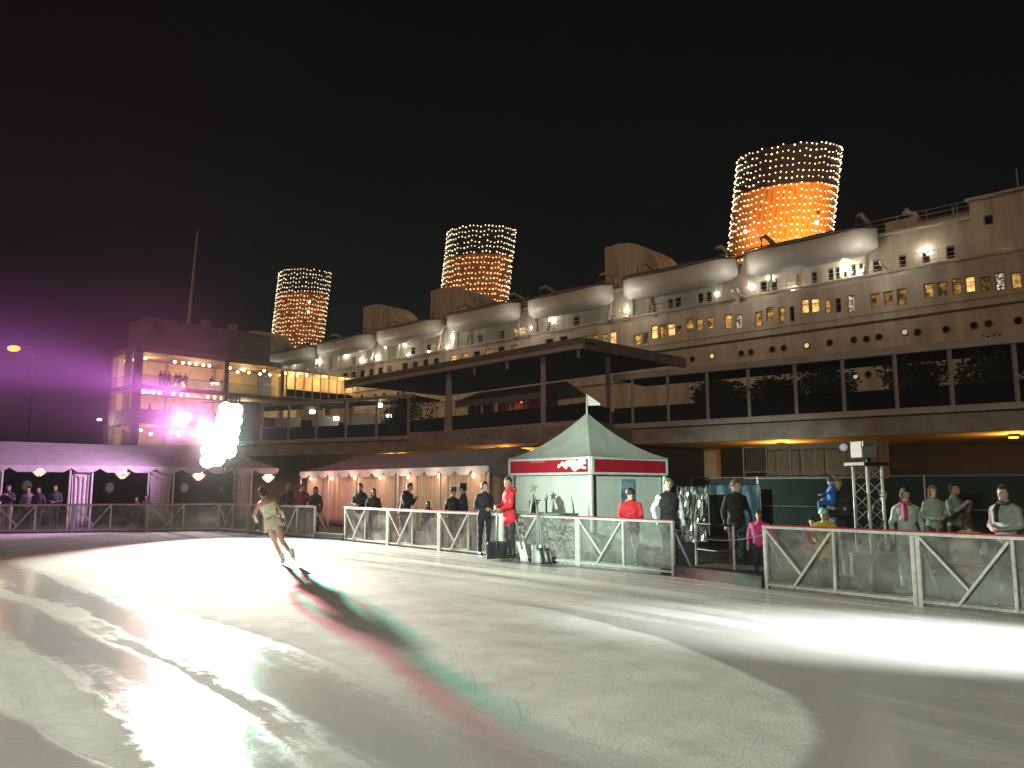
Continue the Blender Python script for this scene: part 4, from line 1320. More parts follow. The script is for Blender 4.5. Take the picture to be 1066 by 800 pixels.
# roof: concave sweep to a peak
rows = []
ctr = KL / 2
for i in range(13):
    t = i / 12
    half = (KL / 2 + .06) * (1 - t) ** 1.0 + .03
    z = zt + .02 + (3.72 - zt) * (t ** 1.75 * .75 + t * .25)
    rows.append((half, z))
for sgn_i, (ax, ay, bx, by) in enumerate(((-1, -1, 1, -1), (1, -1, 1, 1), (1, 1, -1, 1), (-1, 1, -1, -1))):
    grid = [[(ctr + (ax + (bx - ax) * j / 6) * h_, ctr + (ay + (by - ay) * j / 6) * h_, z - .035 * math.sin(math.pi * j / 6) * (1 - i / 12)) for j in range(7)] for i, (h_, z) in enumerate(rows)]
    MB().sheet(grid).build('roof_panel', M_kroof, kiosk, smooth=True)
MB().tube([(ctr, ctr, 3.6), (ctr, ctr, 4.32)], [.03, .018], 8).build('finial_pole', M_kframe, kiosk)
fl = MB().sheet([[(ctr + .02 + .02 * i, ctr - .03 - .075 * i, z0 + (z1 - z0) * (i / 5)) for i in range(6)] for z0, z1 in ((4.30, 4.02), (3.98, 3.97))]).build('pennant', mat('white_flag', (.75, .7, .72), .8), kiosk, solid=.006)
# notice on the right wall
pst = MB().rng(1.28, 1.84, .075, .098, .95, 1.86).build('notice_poster', mat('poster_blue', (.16, .28, .34), .4, scale=3, var=.4), None)
pst.parent = None
pst.matrix_world = Matrix.Translation(KA) @ Matrix.Rotation(math.atan2(kv2.y, kv2.x), 4, 'Z')
tag(pst, 'blue framed notice poster on the right wall of the kiosk', 'poster')
pr = bpy.data.objects.new('header', MB().rng(1.34, 1.78, .070, .0745, 1.60, 1.76).build('header', mat('poster_pale', (.34, .44, .5), .5), pst).data)
# table with green cloth and ornaments between kiosk and barrier
tp = KA + kv1 * 1.2 - kv2 * 1.15
tbl = thing('green_table', tp, math.atan2(kv1.y, kv1.x), 'long table under a green cloth in front of the kiosk', 'table')
MB().rng(-1.5, 1.5, -.35, .35, .95, 1.0).build('table_top', mat('green_cloth', (.06, .30, .17), .6), tbl, bevel=.01)
MB().rng(-1.49, 1.49, -.34, -.33, .30, .95).build('cloth_front', MATS['green_cloth'], tbl)
MB().rng(-1.49, 1.49, .33, .34, .30, .95).build('cloth_front', MATS['green_cloth'], tbl)
for x in (-1.4, 1.4):
    for y in (-.28, .28):
        MB().tube([(x, y, -.03), (x, y, .95)], .025, 8).build('leg', M_alu, tbl)
M_orn = mat('dark_green_tinsel', (.08, .16, .10), .5, scale=30, var=.4)
def ornament(px, Y, kind, lb, h):
    p = on_depth(px, 530, Y)
    t = thing('table_ornament', (p.x, p.y, 1.0), -math.atan2(p.x, p.y), lb, 'ornament', 'ornaments on the kiosk table')
    if kind == 'star':
        MB().lathe([(.10, 0), (.07, .1), (.075, .1), (.02, h * .62), (.006, h * .7)], 12).build('cone', M_orn, t)
        pts = []
        for k in range(10):
            r = .14 if k % 2 == 0 else .055
            an = math.pi / 2 + k * math.pi / 5
            pts.append((r * math.cos(an), h * .82 + r * math.sin(an)))
        n = 10
        MB().add([(q[0], -.012, q[1]) for q in pts] + [(q[0], .012, q[1]) for q in pts] + [(0, -.035, h * .82), (0, .035, h * .82)],
                 [(i, (i + 1) % n, 20) for i in range(n)] + [(n + (i + 1) % n, n + i, 21) for i in range(n)] + [(i, n + i, n + (i + 1) % n, (i + 1) % n) for i in range(n)]).build('star', mat('grey_star', (.30, .34, .28), .4), t)
    elif kind == 'spear':
        MB().lathe([(.045, 0), (.03, .06), (.03, h * .5), (.02, h * .55), (.055, h * .72), (.004, h)], 10).build('finial', mat('grey_star', (.30, .34, .28), .4), t)
    else:
        MB().tube([(0, 0, 0), (-.02, 0, h * .6), (-.05, 0, h)], [.03, .02, .006], 8).build('twig', M_orn, t)
TY = 20.2
ornament(555, TY, 'star', 'cone tree ornament topped with a big star on the kiosk table', .75)
ornament(568.5, TY, 'spear', 'slender finial ornament on the kiosk table right of the star', .50)
ornament(559.5, TY - .3, 'twig', 'short dark spike ornament between star cone and finial', .42)
ornament(597, TY - .6, 'twig', 'lone leaning twig at the right end of the kiosk table', .40)

# ================================================================== TENTS
def wavy(mb, x0, x1, y, z0, z1, amp=.05, waves=8, gather=None):
    n = waves * 5
    rows = []
    for j in range(7):
        t = j / 6
        z = z0 + (z1 - z0) * t
        g_ = 1.0 if gather is None else 1 - gather * math.sin(math.pi * t)
        rows.append([((x0 + x1) / 2 + ((x0 - x1) / 2 + (x1 - x0) * i / n) * g_, y + amp * math.sin(2 * math.pi * waves * i / n + .6 * math.sin(t * 3)) * (.7 + .3 * t), z) for i in range(n + 1)])
    return mb.sheet(rows)
def valance(mb, x0, x1, y, zt, zb, step=.95):
    n = max(1, round((x1 - x0) / step))
    w = (x1 - x0) / n
    for k in range(n):
        a = x0 + k * w
        top = [(a + w * i / 8, y, zt) for i in range(9)]
        bot = [(a + w * i / 8, y + .01 * math.sin(i), zb + .16 * max(0, abs(i - 4) / 4 - .55) / .45) for i in range(9)]
        mb.sheet([top, bot])
# --- curtained tent beside the rink
p = Vector((-.75, 25.9, 0)); dirt = Vector((-.64, .768, 0))
tent2 = thing('curtained_tent', p, math.atan2(dirt.y, dirt.x), 'grey-roofed tent with beige drapes along its front, left of the kiosk', 'tent')
# local x = away along the barrier, local y = towards the rink side is +y or -y
side = 1 if (Matrix.Rotation(math.atan2(dirt.y, dirt.x), 3, 'Z') @ Vector((0, 1, 0))).dot(OUT) > 0 else -1   # +side = away from the ice
T2 = 14.2; D2 = 5.0; E2, RZ = 2.33, 3.1
yb_ = side * D2
def roof(t, x0, x1, y0, y1, ze, zr, hip0, hip1, m):
    ym = (y0 + y1) / 2
    a, b = x0 + (hip0 or 0), x1 - (hip1 or 0)
    N = 10
    def sag(u): return -.05 * math.sin(math.pi * u)
    for ya, name in ((y0, 'roof_panel'), (y1, 'roof_panel')):
        grid = [[((x0 + (a - x0) * j / 4) + ((x1 + (b - x1) * j / 4) - (x0 + (a - x0) * j / 4)) * i / N, ya + (ym - ya) * j / 4, ze + (zr - ze) * j / 4 + sag(j / 4) + .02 * math.sin(i * 2.1)) for i in range(N + 1)] for j in range(5)]
        MB().sheet(grid).build(name, m, t, smooth=True)
    for xa, xb, h in ((x0, a, hip0), (x1, b, hip1)):
        v = [(xa, y0, ze), (xa, y1, ze), (xb, ym, zr)]
        if h: MB().add(v, [(0, 1, 2)]).build('roof_panel', m, t)
roof(tent2, 0, T2, 0, yb_, E2, RZ, 1.6, 1.0, M_canvas_g)
v = MB(); valance(v, 0, T2, -side * .02, E2 + .01, E2 - .28)
v.build('valance', M_canvas, tent2, solid=.008, fixn=False)
v = MB()
n_ = 5
for k in range(n_):
    v.sheet([[(-.02, side * D2 * (k + i / 6) / n_, E2 + .01) for i in range(7)], [(-.02, side * D2 * (k + i / 6) / n_, E2 - .28 + .1 * (abs(i - 3) / 3) ** 3) for i in range(7)]])
v.build('side_valance', M_canvas_g, tent2, solid=.008, fixn=False)
for k in range(6):
    x = .05 + k * (T2 - .1) / 5
    MB().tube([(x, side * .04, -.03), (x, side * .04, E2)], .035, 8).build('leg', M_kframe, tent2)
    MB().tube([(x, side * (D2 - .04), -.03), (x, side * (D2 - .04), E2)], .035, 8).build('leg', M_kframe, tent2)
nd = 9
for k in range(nd):
    x0 = .15 + k * (T2 - .3) / nd; x1 = x0 + (T2 - .3) / nd + .04
    v = MB(); wavy(v, x0, x1, side * (.34 + .02 * (k % 2)), .02, E2 - .10, .05, 7)
    v.build('drape', M_drape, tent2, smooth=True, fixn=False, solid=.008)
v = MB(); rows = [[(.10 + .04 * math.sin(i * 1.5), side * (.1 + (D2 - .2) * i / 40), z) for i in range(41)] for z in (.02, E2 - .1)]
v.sheet(rows).build('side_drape', M_drape, tent2, smooth=True, fixn=False, solid=.008)
for k in range(7):
    lamp('tent_light', 'POINT', (1.0 + k * 2.05, -side * .55, E2 - .42), 22, (1, .70, .50), tent2, size=.12)
    MB().ball((1.0 + k * 2.05, side * .12, E2 - .30), (.05, .05, .09), 8, 6).build('bulb', M_bulb, tent2, smooth=True)
v = MB(); v.rng(.2, T2 - .2, side * (D2 - .3), side * (D2 - .28), 0, E2 - .05)
v.build('rear_wall', M_dark, tent2)
# --- long party tent at the far left
p0 = Vector((-29.5, 23.4, 0)); p1 = Vector((-10.6, 35.95, 0))
d1 = (p1 - p0).normalized()
tent1 = thing('party_tent', p1, math.atan2(-d1.y, -d1.x), 'long white party tent with draped posts, violet-lit, at far left', 'tent')
T1 = (p1 - p0).length; E1, R1, D1 = 2.47, 3.5, 6.0
s1 = 1 if (Matrix.Rotation(math.atan2(-d1.y, -d1.x), 3, 'Z') @ Vector((0, 1, 0))).dot(Vector((-.55, .83, 0))) > 0 else -1
roof(tent1, 0, T1, 0, s1 * D1, E1, R1, 1.8, 0, M_canvas)
v = MB(); valance(v, 0, T1, -s1 * .02, E1 + .01, E1 - .25, 1.05)
v.build('valance', M_canvas, tent1, solid=.008, fixn=False)
v = MB(); valance(v, 0, D1 * .98, 0, E1 + .01, E1 - .25, 1.0)
v.v = [(-.02, s1 * q[0], q[2]) for q in v.v]
v.build('side_valance', M_canvas, tent1, solid=.008, fixn=False)
MB().rng(.2, T1, s1 * (D1 - .3), s1 * (D1 - .26), 0, E1).build('rear_wall', mat('dark_drape', (.05, .04, .05), .85), tent1)
def t1_x(px, off=0.0):
    k = ray(px, 500); k = Vector((k.x, k.y))
    o = Vector((p1.x, p1.y)); dd = Vector((-d1.x, -d1.y)); nn = Vector((-dd.y, dd.x)) * off
    o = o + nn
    # o + dd*x = k*t
    det = dd.x * -k.y + k.x * dd.y
    return (-o.x * -k.y + -k.x * o.y) / det if abs(det) > 1e-6 else 0
for xa, xb in ((73, 96), (155, 181), (245, 262), (-12, 2)):
    a = t1_x(xa); b = t1_x(xb)
    lo, hi = min(a, b), max(a, b)
    for x in (lo, hi):
        MB().tube([(x, s1 * .06, -.03), (x, s1 * .06, E1)], .04, 8).build('leg', M_kframe, tent1)
    v = MB(); wavy(v, lo + .05, hi - .05, s1 * .16, .02, E1 - .12, .05, 4, gather=.12)
    v.build('drape', M_drape_w, tent1, smooth=True, fixn=False, solid=.008)
    # swag between the legs
    sw = [[(lo + (hi - lo) * i / 10, s1 * .10, E1 - .22 - dz * (1 - abs(i - 5) / 5)) for i in range(11)] for dz in (0, .28)]
    MB().sheet(sw).build('swag', M_drape_w, tent1, solid=.008, fixn=False)
# --- chandeliers
def chandelier(px, py, lb):
    x = t1_x(px, 1.2 * s1)
    base = Vector((p1.x, p1.y, 0)) + (-d1) * x
    nn = Vector((-(-d1.y), -d1.x, 0)) * s1
    y = .9
    pos = base + nn * y
    zc = on_depth(px, py, pos.y).z
    t = thing('chandelier', (pos.x, pos.y, 0), 0, lb, 'chandelier', 'small crystal chandeliers in the party tent')
    MB().tube([(0, 0, zc + .22), (0, 0, E1 + .25)], .012, 6).build('chain', M_alu, t)
    MB().lathe([(.05, .22), (.2, .2), (.24, .17), (.24, .15), (.05, .18)], 16, (0, 0, zc)).build('crown_ring', M_alu, t)
    b = MB()
    for tier, (r, n, z) in enumerate(((.26, 16, .05), (.21, 14, -.03), (.14, 10, -.09), (.07, 6, -.14))):
        for k in range(n):
            a = 2 * math.pi * (k + .5 * (tier % 2)) / n
            b.ball((r * math.cos(a), r * math.sin(a), zc + z), (.035, .035, .05), 6, 4)
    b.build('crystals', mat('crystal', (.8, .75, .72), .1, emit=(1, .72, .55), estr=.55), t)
    b = MB()
    for k in range(5):
        a = 2 * math.pi * k / 5
        b.ball((.13 * math.cos(a), .13 * math.sin(a), zc + .08), (.05, .05, .075), 6, 5)
    b.build('bulbs', glow('chandelier_bulb', (1, .82, .68), 7), t)
    lamp('chandelier_light', 'POINT', (0, 0, zc - .32), 9, (1, .7, .5), t, size=.15)
chandelier(40, 491, 'glowing chandelier at the far left end of the party tent')
chandelier(126, 494, 'glowing chandelier between the two left draped posts')
chandelier(205, 496, 'glowing chandelier right of the middle draped post')
chandelier(277, 498, 'glowing chandelier just above the skater')
# --- starburst mirrors on the tent's rear drape
def mirror(px, py, lb):
    dd = -d1; nn = Vector((-dd.y, dd.x, 0)) * s1
    o = p1 + nn * (D1 - 2.6)
    k = ray(px, py)
    det = dd.x * -k.y + k.x * dd.y
    x = (-o.x * -k.y + -k.x * o.y) / det
    pos = o + dd * x
    z = on_depth(px, py, pos.y).z
    t = thing('starburst_mirror', (pos.x, pos.y, z), -math.atan2(pos.x, pos.y), lb, 'mirror', 'starburst mirrors in the party tent')
    MB().ball((0, 0, 0), (.17, .02, .22), 20, 10).build('glass', mat('mirror_painted_reflection', (.62, .72, .80), .35, metal=0), t, smooth=True)  # pale blue base colour stands in for what the mirror reflects
    for k in range(16):
        a = 2 * math.pi * k / 16
        l = .40 if k % 2 == 0 else .31
        MB().tube([(.17 * math.cos(a), .01, .22 * math.sin(a)), (l * math.cos(a), .01, l * 1.1 * math.sin(a))], [.022, .004], 5).build('ray', M_trim, t)
    MB().tube([(0, .03, -.3), (0, .03, -z + .02)], .02, 6).build('stand', M_trim, t)
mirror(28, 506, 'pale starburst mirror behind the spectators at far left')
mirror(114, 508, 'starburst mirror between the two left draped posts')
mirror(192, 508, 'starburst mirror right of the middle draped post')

# ================================================================== SCREENED FENCE
fa, fb = Vector((6.2, 27.5, 0)), Vector((16.5, 16.2, 0))
fence = thing('screened_fence', fa, math.atan2(fb.y - fa.y, fb.x - fa.x), 'tall fence with dark green windscreen behind the spectators on the right', 'fence')
FLn = (fb - fa).length
M_screen = mat('green_screen', (.010, .024, .020), .8, scale=1.5, var=.25, bump=.4, bscale=2.5)
M_galv = mat('galvanised', (.30, .31, .30), .45, metal=.6)
nf = 6
for k in range(nf + 1):
    MB().tube([(k * FLn / nf, 0, -.03), (k * FLn / nf, 0, 1.98)], .035, 8).build('post', M_galv, fence)
for k in range(nf):
    a, b = k * FLn / nf + .05, (k + 1) * FLn / nf - .05
    MB().sheet([[(a + (b - a) * i / 12, .03 + .02 * math.sin(i * 1.1 + j), .08 + 1.82 * j / 5) for i in range(13)] for j in range(6)]).build('screen_panel', M_screen, fence, smooth=True)
MB().tube([(0, 0, 1.95), (FLn, 0, 1.95)], .025, 8).build('top_rail', M_galv, fence)
MB().tube([(0, -.05, 1.05), (FLn, -.05, 1.05)], .02, 8).build('middle_rail', M_galv, fence)
# shiny foil tarp and blue tarp on frames, left of the fence
def tarp(px0, px1, pyt, Y, m, lb, crease):
    a, b = on_depth(px0, pyt, Y), on_depth(px1, pyt, Y)
    t = thing('hanging_tarp', (a.x, a.y, 0), 0, lb, 'tarp')
    w = b.x - a.x
    r = random.Random(int(px0))
    rows = []
    for j in range(17):
        rows.append([(w * i / 22, crease * (math.sin(i * 1.15 + j * .25) + .7 * math.sin(i * .5 - j * .45) + r.uniform(-.18, .18)), .15 + (a.z - .15) * j / 16) for i in range(23)])
    MB().sheet(rows).build('sheet', m, t, smooth=False)
    MB().tube([(-.05, .03, a.z), (w + .05, .03, a.z)], .025, 8).build('bar', M_blackbox, t)
    for x in (-.04, w + .04):
        MB().tube([(x, .03, -.03), (x, .03, a.z)], .025, 8).build('post', M_blackbox, t)
tarp(707, 736, 507, 22.0, mat('foil', (.72, .74, .72), .18, metal=1.0), 'crumpled silver foil sheet hanging behind the man in the vest', .035)
tarp(737, 790, 505, 24.0, mat('blue_tarp', (.035, .075, .11), .5), 'dark blue tarp hanging behind the man in the dark jumper', .02)

# ================================================================== TRUSS TOWER
tp = on_depth(907, 560, 14.2)
tr = thing('truss_tower', (tp.x, tp.y, 0), R(20), 'short silver truss tower with a pale box on top', 'truss tower')
MB().rng(-.36, .36, -.36, .36, -.03, .50).build('base_case', M_blackbox, tr, bevel=.02)
w = .165
for a in (-1, 1):
    for b in (-1, 1):
        MB().tube([(a * w, b * w, .5), (a * w, b * w, 2.02)], .028, 10).build('chord', mat('pale_alloy', (.74, .75, .74), .25), tr, smooth=True)
for k in range(6):
    z0, z1 = .55 + k * .24, .55 + (k + 1) * .24
    s = 1 if k % 2 else -1
    for (x0, y0, x1, y1) in ((-w, -w * s, -w, w * s), (w, -w * s, w, w * s), (-w * s, -w, w * s, -w), (-w * s, w, w * s, w)):
        MB().tube([(x0, y0, z0), (x1, y1, z1)], .010, 6).build('lacing', M_alu, tr)
MB().rng(-.30, .30, -.24, .24, 2.025, 2.08).build('top_plate', M_blackbox, tr)
MB().tube([(.03, 0, 2.08), (.03, 0, 2.2)], .04, 8).build('neck', M_blackbox, tr)
bx = MB().rng(-.22, .12, -.13, .15, 2.16, 2.46).build('lamp_box', mat('pale_box', (.26, .24, .21), .5), tr, bevel=.015)
for k in range(11):
    MB().rng(-.21 + k * .030, -.198 + k * .030, -.145, -.132, 2.36, 2.455).build('fin', M_galv, bx)

# ================================================================== STAGE LIGHTS at the far corner
SL = on_depth(231, 470, 31.3)
st = thing('stage_light_tower', (SL.x, SL.y, 0), 0, 'dark truss carrying a glare-filling cluster of blinding stage lights by the far corner', 'stage lights')
w = .19
for a in (-1, 1):
    for b in (-1, 1):
        MB().tube([(a * w + .25, b * w + .3, -.03), (a * w + .25, b * w + .3, 5.3)], .026, 8).build('chord', M_blackbox, st)
for k in range(13):
    z0 = .1 + k * .4; s = 1 if k % 2 else -1
    for (x0, y0, x1, y1) in ((-w, -w * s, -w, w * s), (w, -w * s, w, w * s), (-w * s, -w, w * s, -w), (-w * s, w, w * s, w)):
        MB().tube([(x0 + .25, y0 + .3, z0), (x1 + .25, y1 + .3, z0 + .4)], .012, 6).build('lacing', M_blackbox, st)
for z in (2.45, 3.3, 4.2, 5.0):
    MB().tube([(-.9, .02, z), (.9, .02, z)], .025, 8).build('cross_bar', M_blackbox, st)
HOT = glow('lamp_face_white', (1, .96, .97), 45.0)
HOTP = glow('lamp_face_pink', (1, .45, .95), 25.0)
target = Vector((-4.5, 13.5, 0)) - SL
par = MB().lathe([(.04, -.36), (.16, -.34), (.24, -.1), (.28, 0), (.29, .03), (.27, .03), (.26, 0)], 20)
face_ = MB().lathe([(.27, .031), (.27, .045)], 24)
pm, fm, pm_n = None, {}, []
heads = []  # cans enlarged and extra ones added to fill out the lamps' bloom
for r_i in range(6):
    for c_i in range(3):
        if (r_i, c_i) in ((5, 0), (4, 0), (0, 2)): continue
        heads.append(((c_i - 1) * .40 + .05 * (r_i - 2.5), 2.66 + r_i * .40 + .06 * (c_i % 2), 1 if (c_i == 0 and r_i < 3) else 0))
for x, z, k in heads:
    q = Vector((x, -.05 - .07 * (len(pm_n) % 3), z)); pm_n.append(1)
    aim = Vector((target.x * .75, target.y, -z)) + Vector((x * 5, 0, 0))
    rot = aim.to_track_quat('Z', 'Y').to_euler()
    if pm is None:
        o = par.build('lamp_can', M_blackbox, st, smooth=True); pm = o.data
    else:
        o = place('lamp_can', pm, st)
    o.location = q; o.rotation_euler = rot
    if k not in fm:
        f_ = face_.build('lens', HOTP if k else HOT, o); fm[k] = f_.data
    else:
        f_ = place('lens', fm[k], o)
bx2 = MB().rng(.80, 1.35, -.15, .35, 4.1, 5.0).build('speaker_box', M_blackbox, st, bevel=.02)
lamp_aim = Vector((-6.6, 18.4, 0))
def beam(name, off, pw, col, tgt, ang, blend, size=.07):
    loc = Vector((off[0], off[1], off[2]))
    o = lamp(name, 'SPOT', loc, pw, col, st, (Vector(tgt) - SL.xy.to_3d()), size, ang, blend)
    return o
beam('beam_red', (-.20, -1.2, 3.6), 72000, (1.0, .27, .36), lamp_aim, 20, 1.0, .17)
beam('beam_green', (.20, -1.2, 3.5), 66000, (.27, 1.0, .68), lamp_aim, 20, 1.0, .17)
beam('beam_blue', (-.02, -1.2, 3.7), 34000, (.95, .75, 1.0), lamp_aim, 20, 1.0, .17)
beam('beam_wide', (-.20, -1.2, 3.6), 56000, (1.0, .32, .40), (-1, 10, 0), 60, .9, .17)
beam('beam_wide_green', (.20, -1.2, 3.5), 58000, (.32, 1.0, .72), (-1, 10, 0), 60, .9, .17)
# violet wash over the party tent, pink wash to the other side
beam('violet_wash', (-.9, -.9, 4.4), 2700, (.84, .46, .88), (-22, 29.5, 2.2), 120, .8, .2)
for el, an, pw in ((4.5, 24, 38000), (6.5, 32, 42000), (11.0, 46, 6000), (18.0, 70, 1200)):  # added spots above the tent, tinting the air violet like lens flare
    beam('violet_glare_fill', (-.9, -.9, 5.2), pw, (.55, .13, .66), (SL.x - 30, SL.y - 10, 5.2 + el), an, 1.0, .2)
beam('pink_glare_fill', (0, -1.6, 3.6), 18000, (1.0, .20, .60), (SL.x - 4, SL.y - 14, 3.6 + 14), 100, 1.0, .3)  # added pink and magenta spots, only to colour the halo round the lamps
beam('magenta_glare_fill', (-.3, -1.6, 3.4), 13000, (.95, .18, .80), (SL.x - 16, SL.y - 5, 3.4 + 7), 62, 1.0, .3)
beam('pink_wash', (1.5, -.5, 4.0), 300, (1.0, .22, .42), (-6, 36, 2), 130, .8, .2)

# ================================================================== RINK FLOODLIGHT MASTS beside and behind the camera
def flood_mast(x, y, h, lb, lights):
    t = thing('floodlight_mast', (x, y, 0), 0, lb, 'floodlight', 'floodlight masts round the rink')
    MB().tube([(0, 0, -.03), (0, 0, h)], [.07, .05], 10).build('pole', M_alu, t)
    MB().tube([(-.5, 0, h), (.5, 0, h)], .03, 8).build('cross_bar', M_blackbox, t)
    for i, (dx, pw, col, tgt, ang, bl) in enumerate(lights):
        q = Vector((dx, 0, h - .18)); dirv = (Vector(tgt) - Vector((x, y, 0)) - q).normalized()
        hd = MB().lathe([(.03, -.3), (.11, -.28), (.14, -.06), (.17, 0), (.15, 0)], 14).build('lamp_head', M_blackbox, t, smooth=True)
        hd.location = q; hd.rotation_euler = dirv.to_track_quat('Z', 'Y').to_euler()
        MB().lathe([(.14, -.012), (.14, -.004)], 14).build('lens', glow('flood_face_%d_%d' % (i, int(pw)), col, 20), hd)
        lamp('flood_beam', 'SPOT', q + dirv * .08, pw, col, t, Vector(tgt) - Vector((x, y, 0)), .08, ang, bl)
flood_mast(-8.5, -3.0, 5.2, 'floodlight mast behind the camera on the left side of the rink', [
    (-.3, 36000, (.78, 1.0, .85), (2.5, 19.5, 1.9), 18, .9), (.3, 3600, (.93, 1.0, .87), (-.5, 8, 0), 80, .8), (0, 1200, (.36, 1.0, .58), (8, 13, .6), 34, .8)])
flood_mast(11.5, 5.2, 5.0, 'floodlight mast outside the right end of the rink', [(0, 30000, (.93, 1.0, .98), (4.7, 8.8, 0), 25, 1.0)])

# ================================================================== PEOPLE
def cap_mesh(mb, a, b, ra, rb, n=12):
    """closed round-ended cone"""
    a, b = Vector(a), Vector(b)
    d = b - a
    L = max(d.length, 1e-5)
    z = d / L
    pts, rs = [], []
    for k in (80, 55, 28):
        pts.append(a - z * ra * math.sin(R(k))); rs.append(ra * math.cos(R(k)))
    pts += [a, a.lerp(b, .5), b]; rs += [ra, (ra + rb) / 2, rb]
    for k in (28, 55, 80):
        pts.append(b + z * rb * math.sin(R(k))); rs.append(rb * math.cos(R(k)))
    mb.tube(pts, rs, n)
PEOPLE_MAT = {}
def cloth(col, rough=.8, kind='cloth'):
    key = 'fabric_%02x%02x%02x' % tuple(int(c * 255) for c in col) if kind == 'cloth' else '%s_%02x%02x%02x' % ((kind,) + tuple(int(c * 255) for c in col))
    if kind == 'skin':
        return mat(key, col, .5, scale=25, var=.07)
    return mat(key, col, rough, scale=12, var=.14, bump=.5, bscale=18)
SKIN1, SKIN2, SKIN3 = (.52, .31, .22), (.40, .23, .15), (.58, .38, .29)
def norm(v): return Vector(v).normalized()
def person(label, pos, face, h=1.72, top=(.05, .05, .06), legs=(.03, .03, .04), shoes=(.02, .02, .02), skin=SKIN1, hair=(.03, .02, .015),
           hairdo='short', hat=None, pose='stand', vox=.014, build=1.0, group=None, z=0.0, over=None, lean=(0, 0), head=(0, 0), coat=0.0, skirt=None,
           skates=False, scarf=None, vest=None, bare_arms=False, bare_legs=False, collar=True, mirror=False, hood=False):
    """one body mesh grown from tapered limbs; face = angle in degrees the person looks to (0 = away from camera, 180 = to camera)"""
    k = h / 1.75
    B = build
    J = {}
    for s, sd in ((-1, 'l'), (1, 'r')):
        J['hip' + sd] = Vector((s * .095, 0, .90)); J['knee' + sd] = Vector((s * .105, .015, .49)); J['ank' + sd] = Vector((s * .11, -.02, .085)); J['toe' + sd] = Vector((s * .125, .15, .035))
        J['sh' + sd] = Vector((s * .170 * B, -.005, 1.395)); J['el' + sd] = Vector((s * .245 * B, -.03, 1.13)); J['wr' + sd] = Vector((s * .25 * B, .05, .88))
    if pose == 'rail':          # forearms resting forward on the rail
        for s, sd in ((-1, 'l'), (1, 'r')):
            J['el' + sd] = Vector((s * .25, .06, 1.15)); J['wr' + sd] = Vector((s * .13, .27, 1.09))
    elif pose == 'fold':        # hands together in front
        for s, sd in ((-1, 'l'), (1, 'r')):
            J['el' + sd] = Vector((s * .25, .02, 1.14)); J['wr' + sd] = Vector((s * .06, .22, 1.10))
    elif pose == 'phone':
        for s, sd in ((-1, 'l'), (1, 'r')):
            J['el' + sd] = Vector((s * .24, .10, 1.17)); J['wr' + sd] = Vector((s * .07, .27, 1.36))
    elif pose == 'hip':
        for s, sd in ((-1, 'l'), (1, 'r')):
            J['el' + sd] = Vector((s * .34, -.08, 1.15)); J['wr' + sd] = Vector((s * .19, .05, 1.0))
    elif pose == 'sit':
        for s, sd in ((-1, 'l'), (1, 'r')):
            J['knee' + sd] = Vector((s * .12, .43, .92)); J['ank' + sd] = Vector((s * .12, .42, .52)); J['toe' + sd] = Vector((s * .13, .59, .47))
            J['el' + sd] = Vector((s * .25, .03, 1.14)); J['wr' + sd] = Vector((s * .13, .25, 1.05))
        z = z - .43 * k
    if over:
        for a, b in over.items(): J[a] = Vector(b)
    # leaning: rotate everything above the hips about the pelvis
    piv = Vector((0, 0, .92))
    RL_ = Euler((-R(lean[0]), R(lean[1]), 0)).to_matrix()
    up = lambda p: RL_ @ (Vector(p) - piv) + piv
    for sd in 'lr':
        for q in ('sh',): J[q + sd] = up(J[q + sd])
        if not (over and 'el' + sd in over): J['el' + sd] = up(J['el' + sd])
        if not (over and 'wr' + sd in over): J['wr' + sd] = up(J['wr' + sd])
    prims = []                                   # (kind, data, tag)
    s_of = {'l': -1, 'r': 1}
    def cap(a, b, ra, rb, tg): prims.append(('cap', Vector(a), Vector(b), ra, rb, tg))
    thick = 1.0 if bare_legs else 1.12
    sl = 'skin' if bare_arms else ('sleeve' if vest else 'top')
    lg = 'skin' if bare_legs else 'legs'
    for sd in 'lr':
        cap(J['hip' + sd], J['knee' + sd], .088 * B * thick, .058 * thick, lg)
        mid = J['knee' + sd].lerp(J['ank' + sd], .3) + Vector((0, -.012, 0))
        cap(J['knee' + sd], mid, .056 * thick, .056 * thick, lg)
        cap(mid, J['ank' + sd], .055 * thick, .040 * thick, lg)
        heel = J['ank' + sd] + Vector((0, -.035, -.035))
        boot = .045 if not skates else .052
        cap(heel, J['toe' + sd], boot, .036, 'shoes')
        if skates: cap(J['ank' + sd] + Vector((0, 0, .10)), J['ank' + sd] - Vector((0, 0, .02)), .056, .055, 'shoes')
        at = 1.0 if bare_arms else 1.28
        cap(up((s_of[sd] * .03, -.01, 1.455)), J['sh' + sd], .058, .052 * (at * .5 + .5) * B, 'top')
        cap(J['sh' + sd], J['el' + sd], .047 * at * B, .040 * at, sl)
        cap(J['el' + sd], J['wr' + sd], .040 * at, .029 * at, sl)
        # hand: palm, four fingers with a bend, thumb from the side of the palm
        w = J['wr' + sd]; f = (w - J['el' + sd]).normalized()
        s = -1 if sd == 'l' else 1
        side = f.cross(Vector((s * -1, 0.2, .15))).normalized()
        nrm = f.cross(side).normalized() * (1 if s < 0 else -1)
        if nrm.dot(Vector((-s, .4, 0))) < 0: nrm = -nrm
        pe = w + f * .085
        cap(w + f * .02, pe, .030, .034, 'skin')
        cap(w + f * .05 + side * .018, pe + side * .02, .020, .018, 'skin'); cap(w + f * .05 - side * .018, pe - side * .02, .020, .018, 'skin')
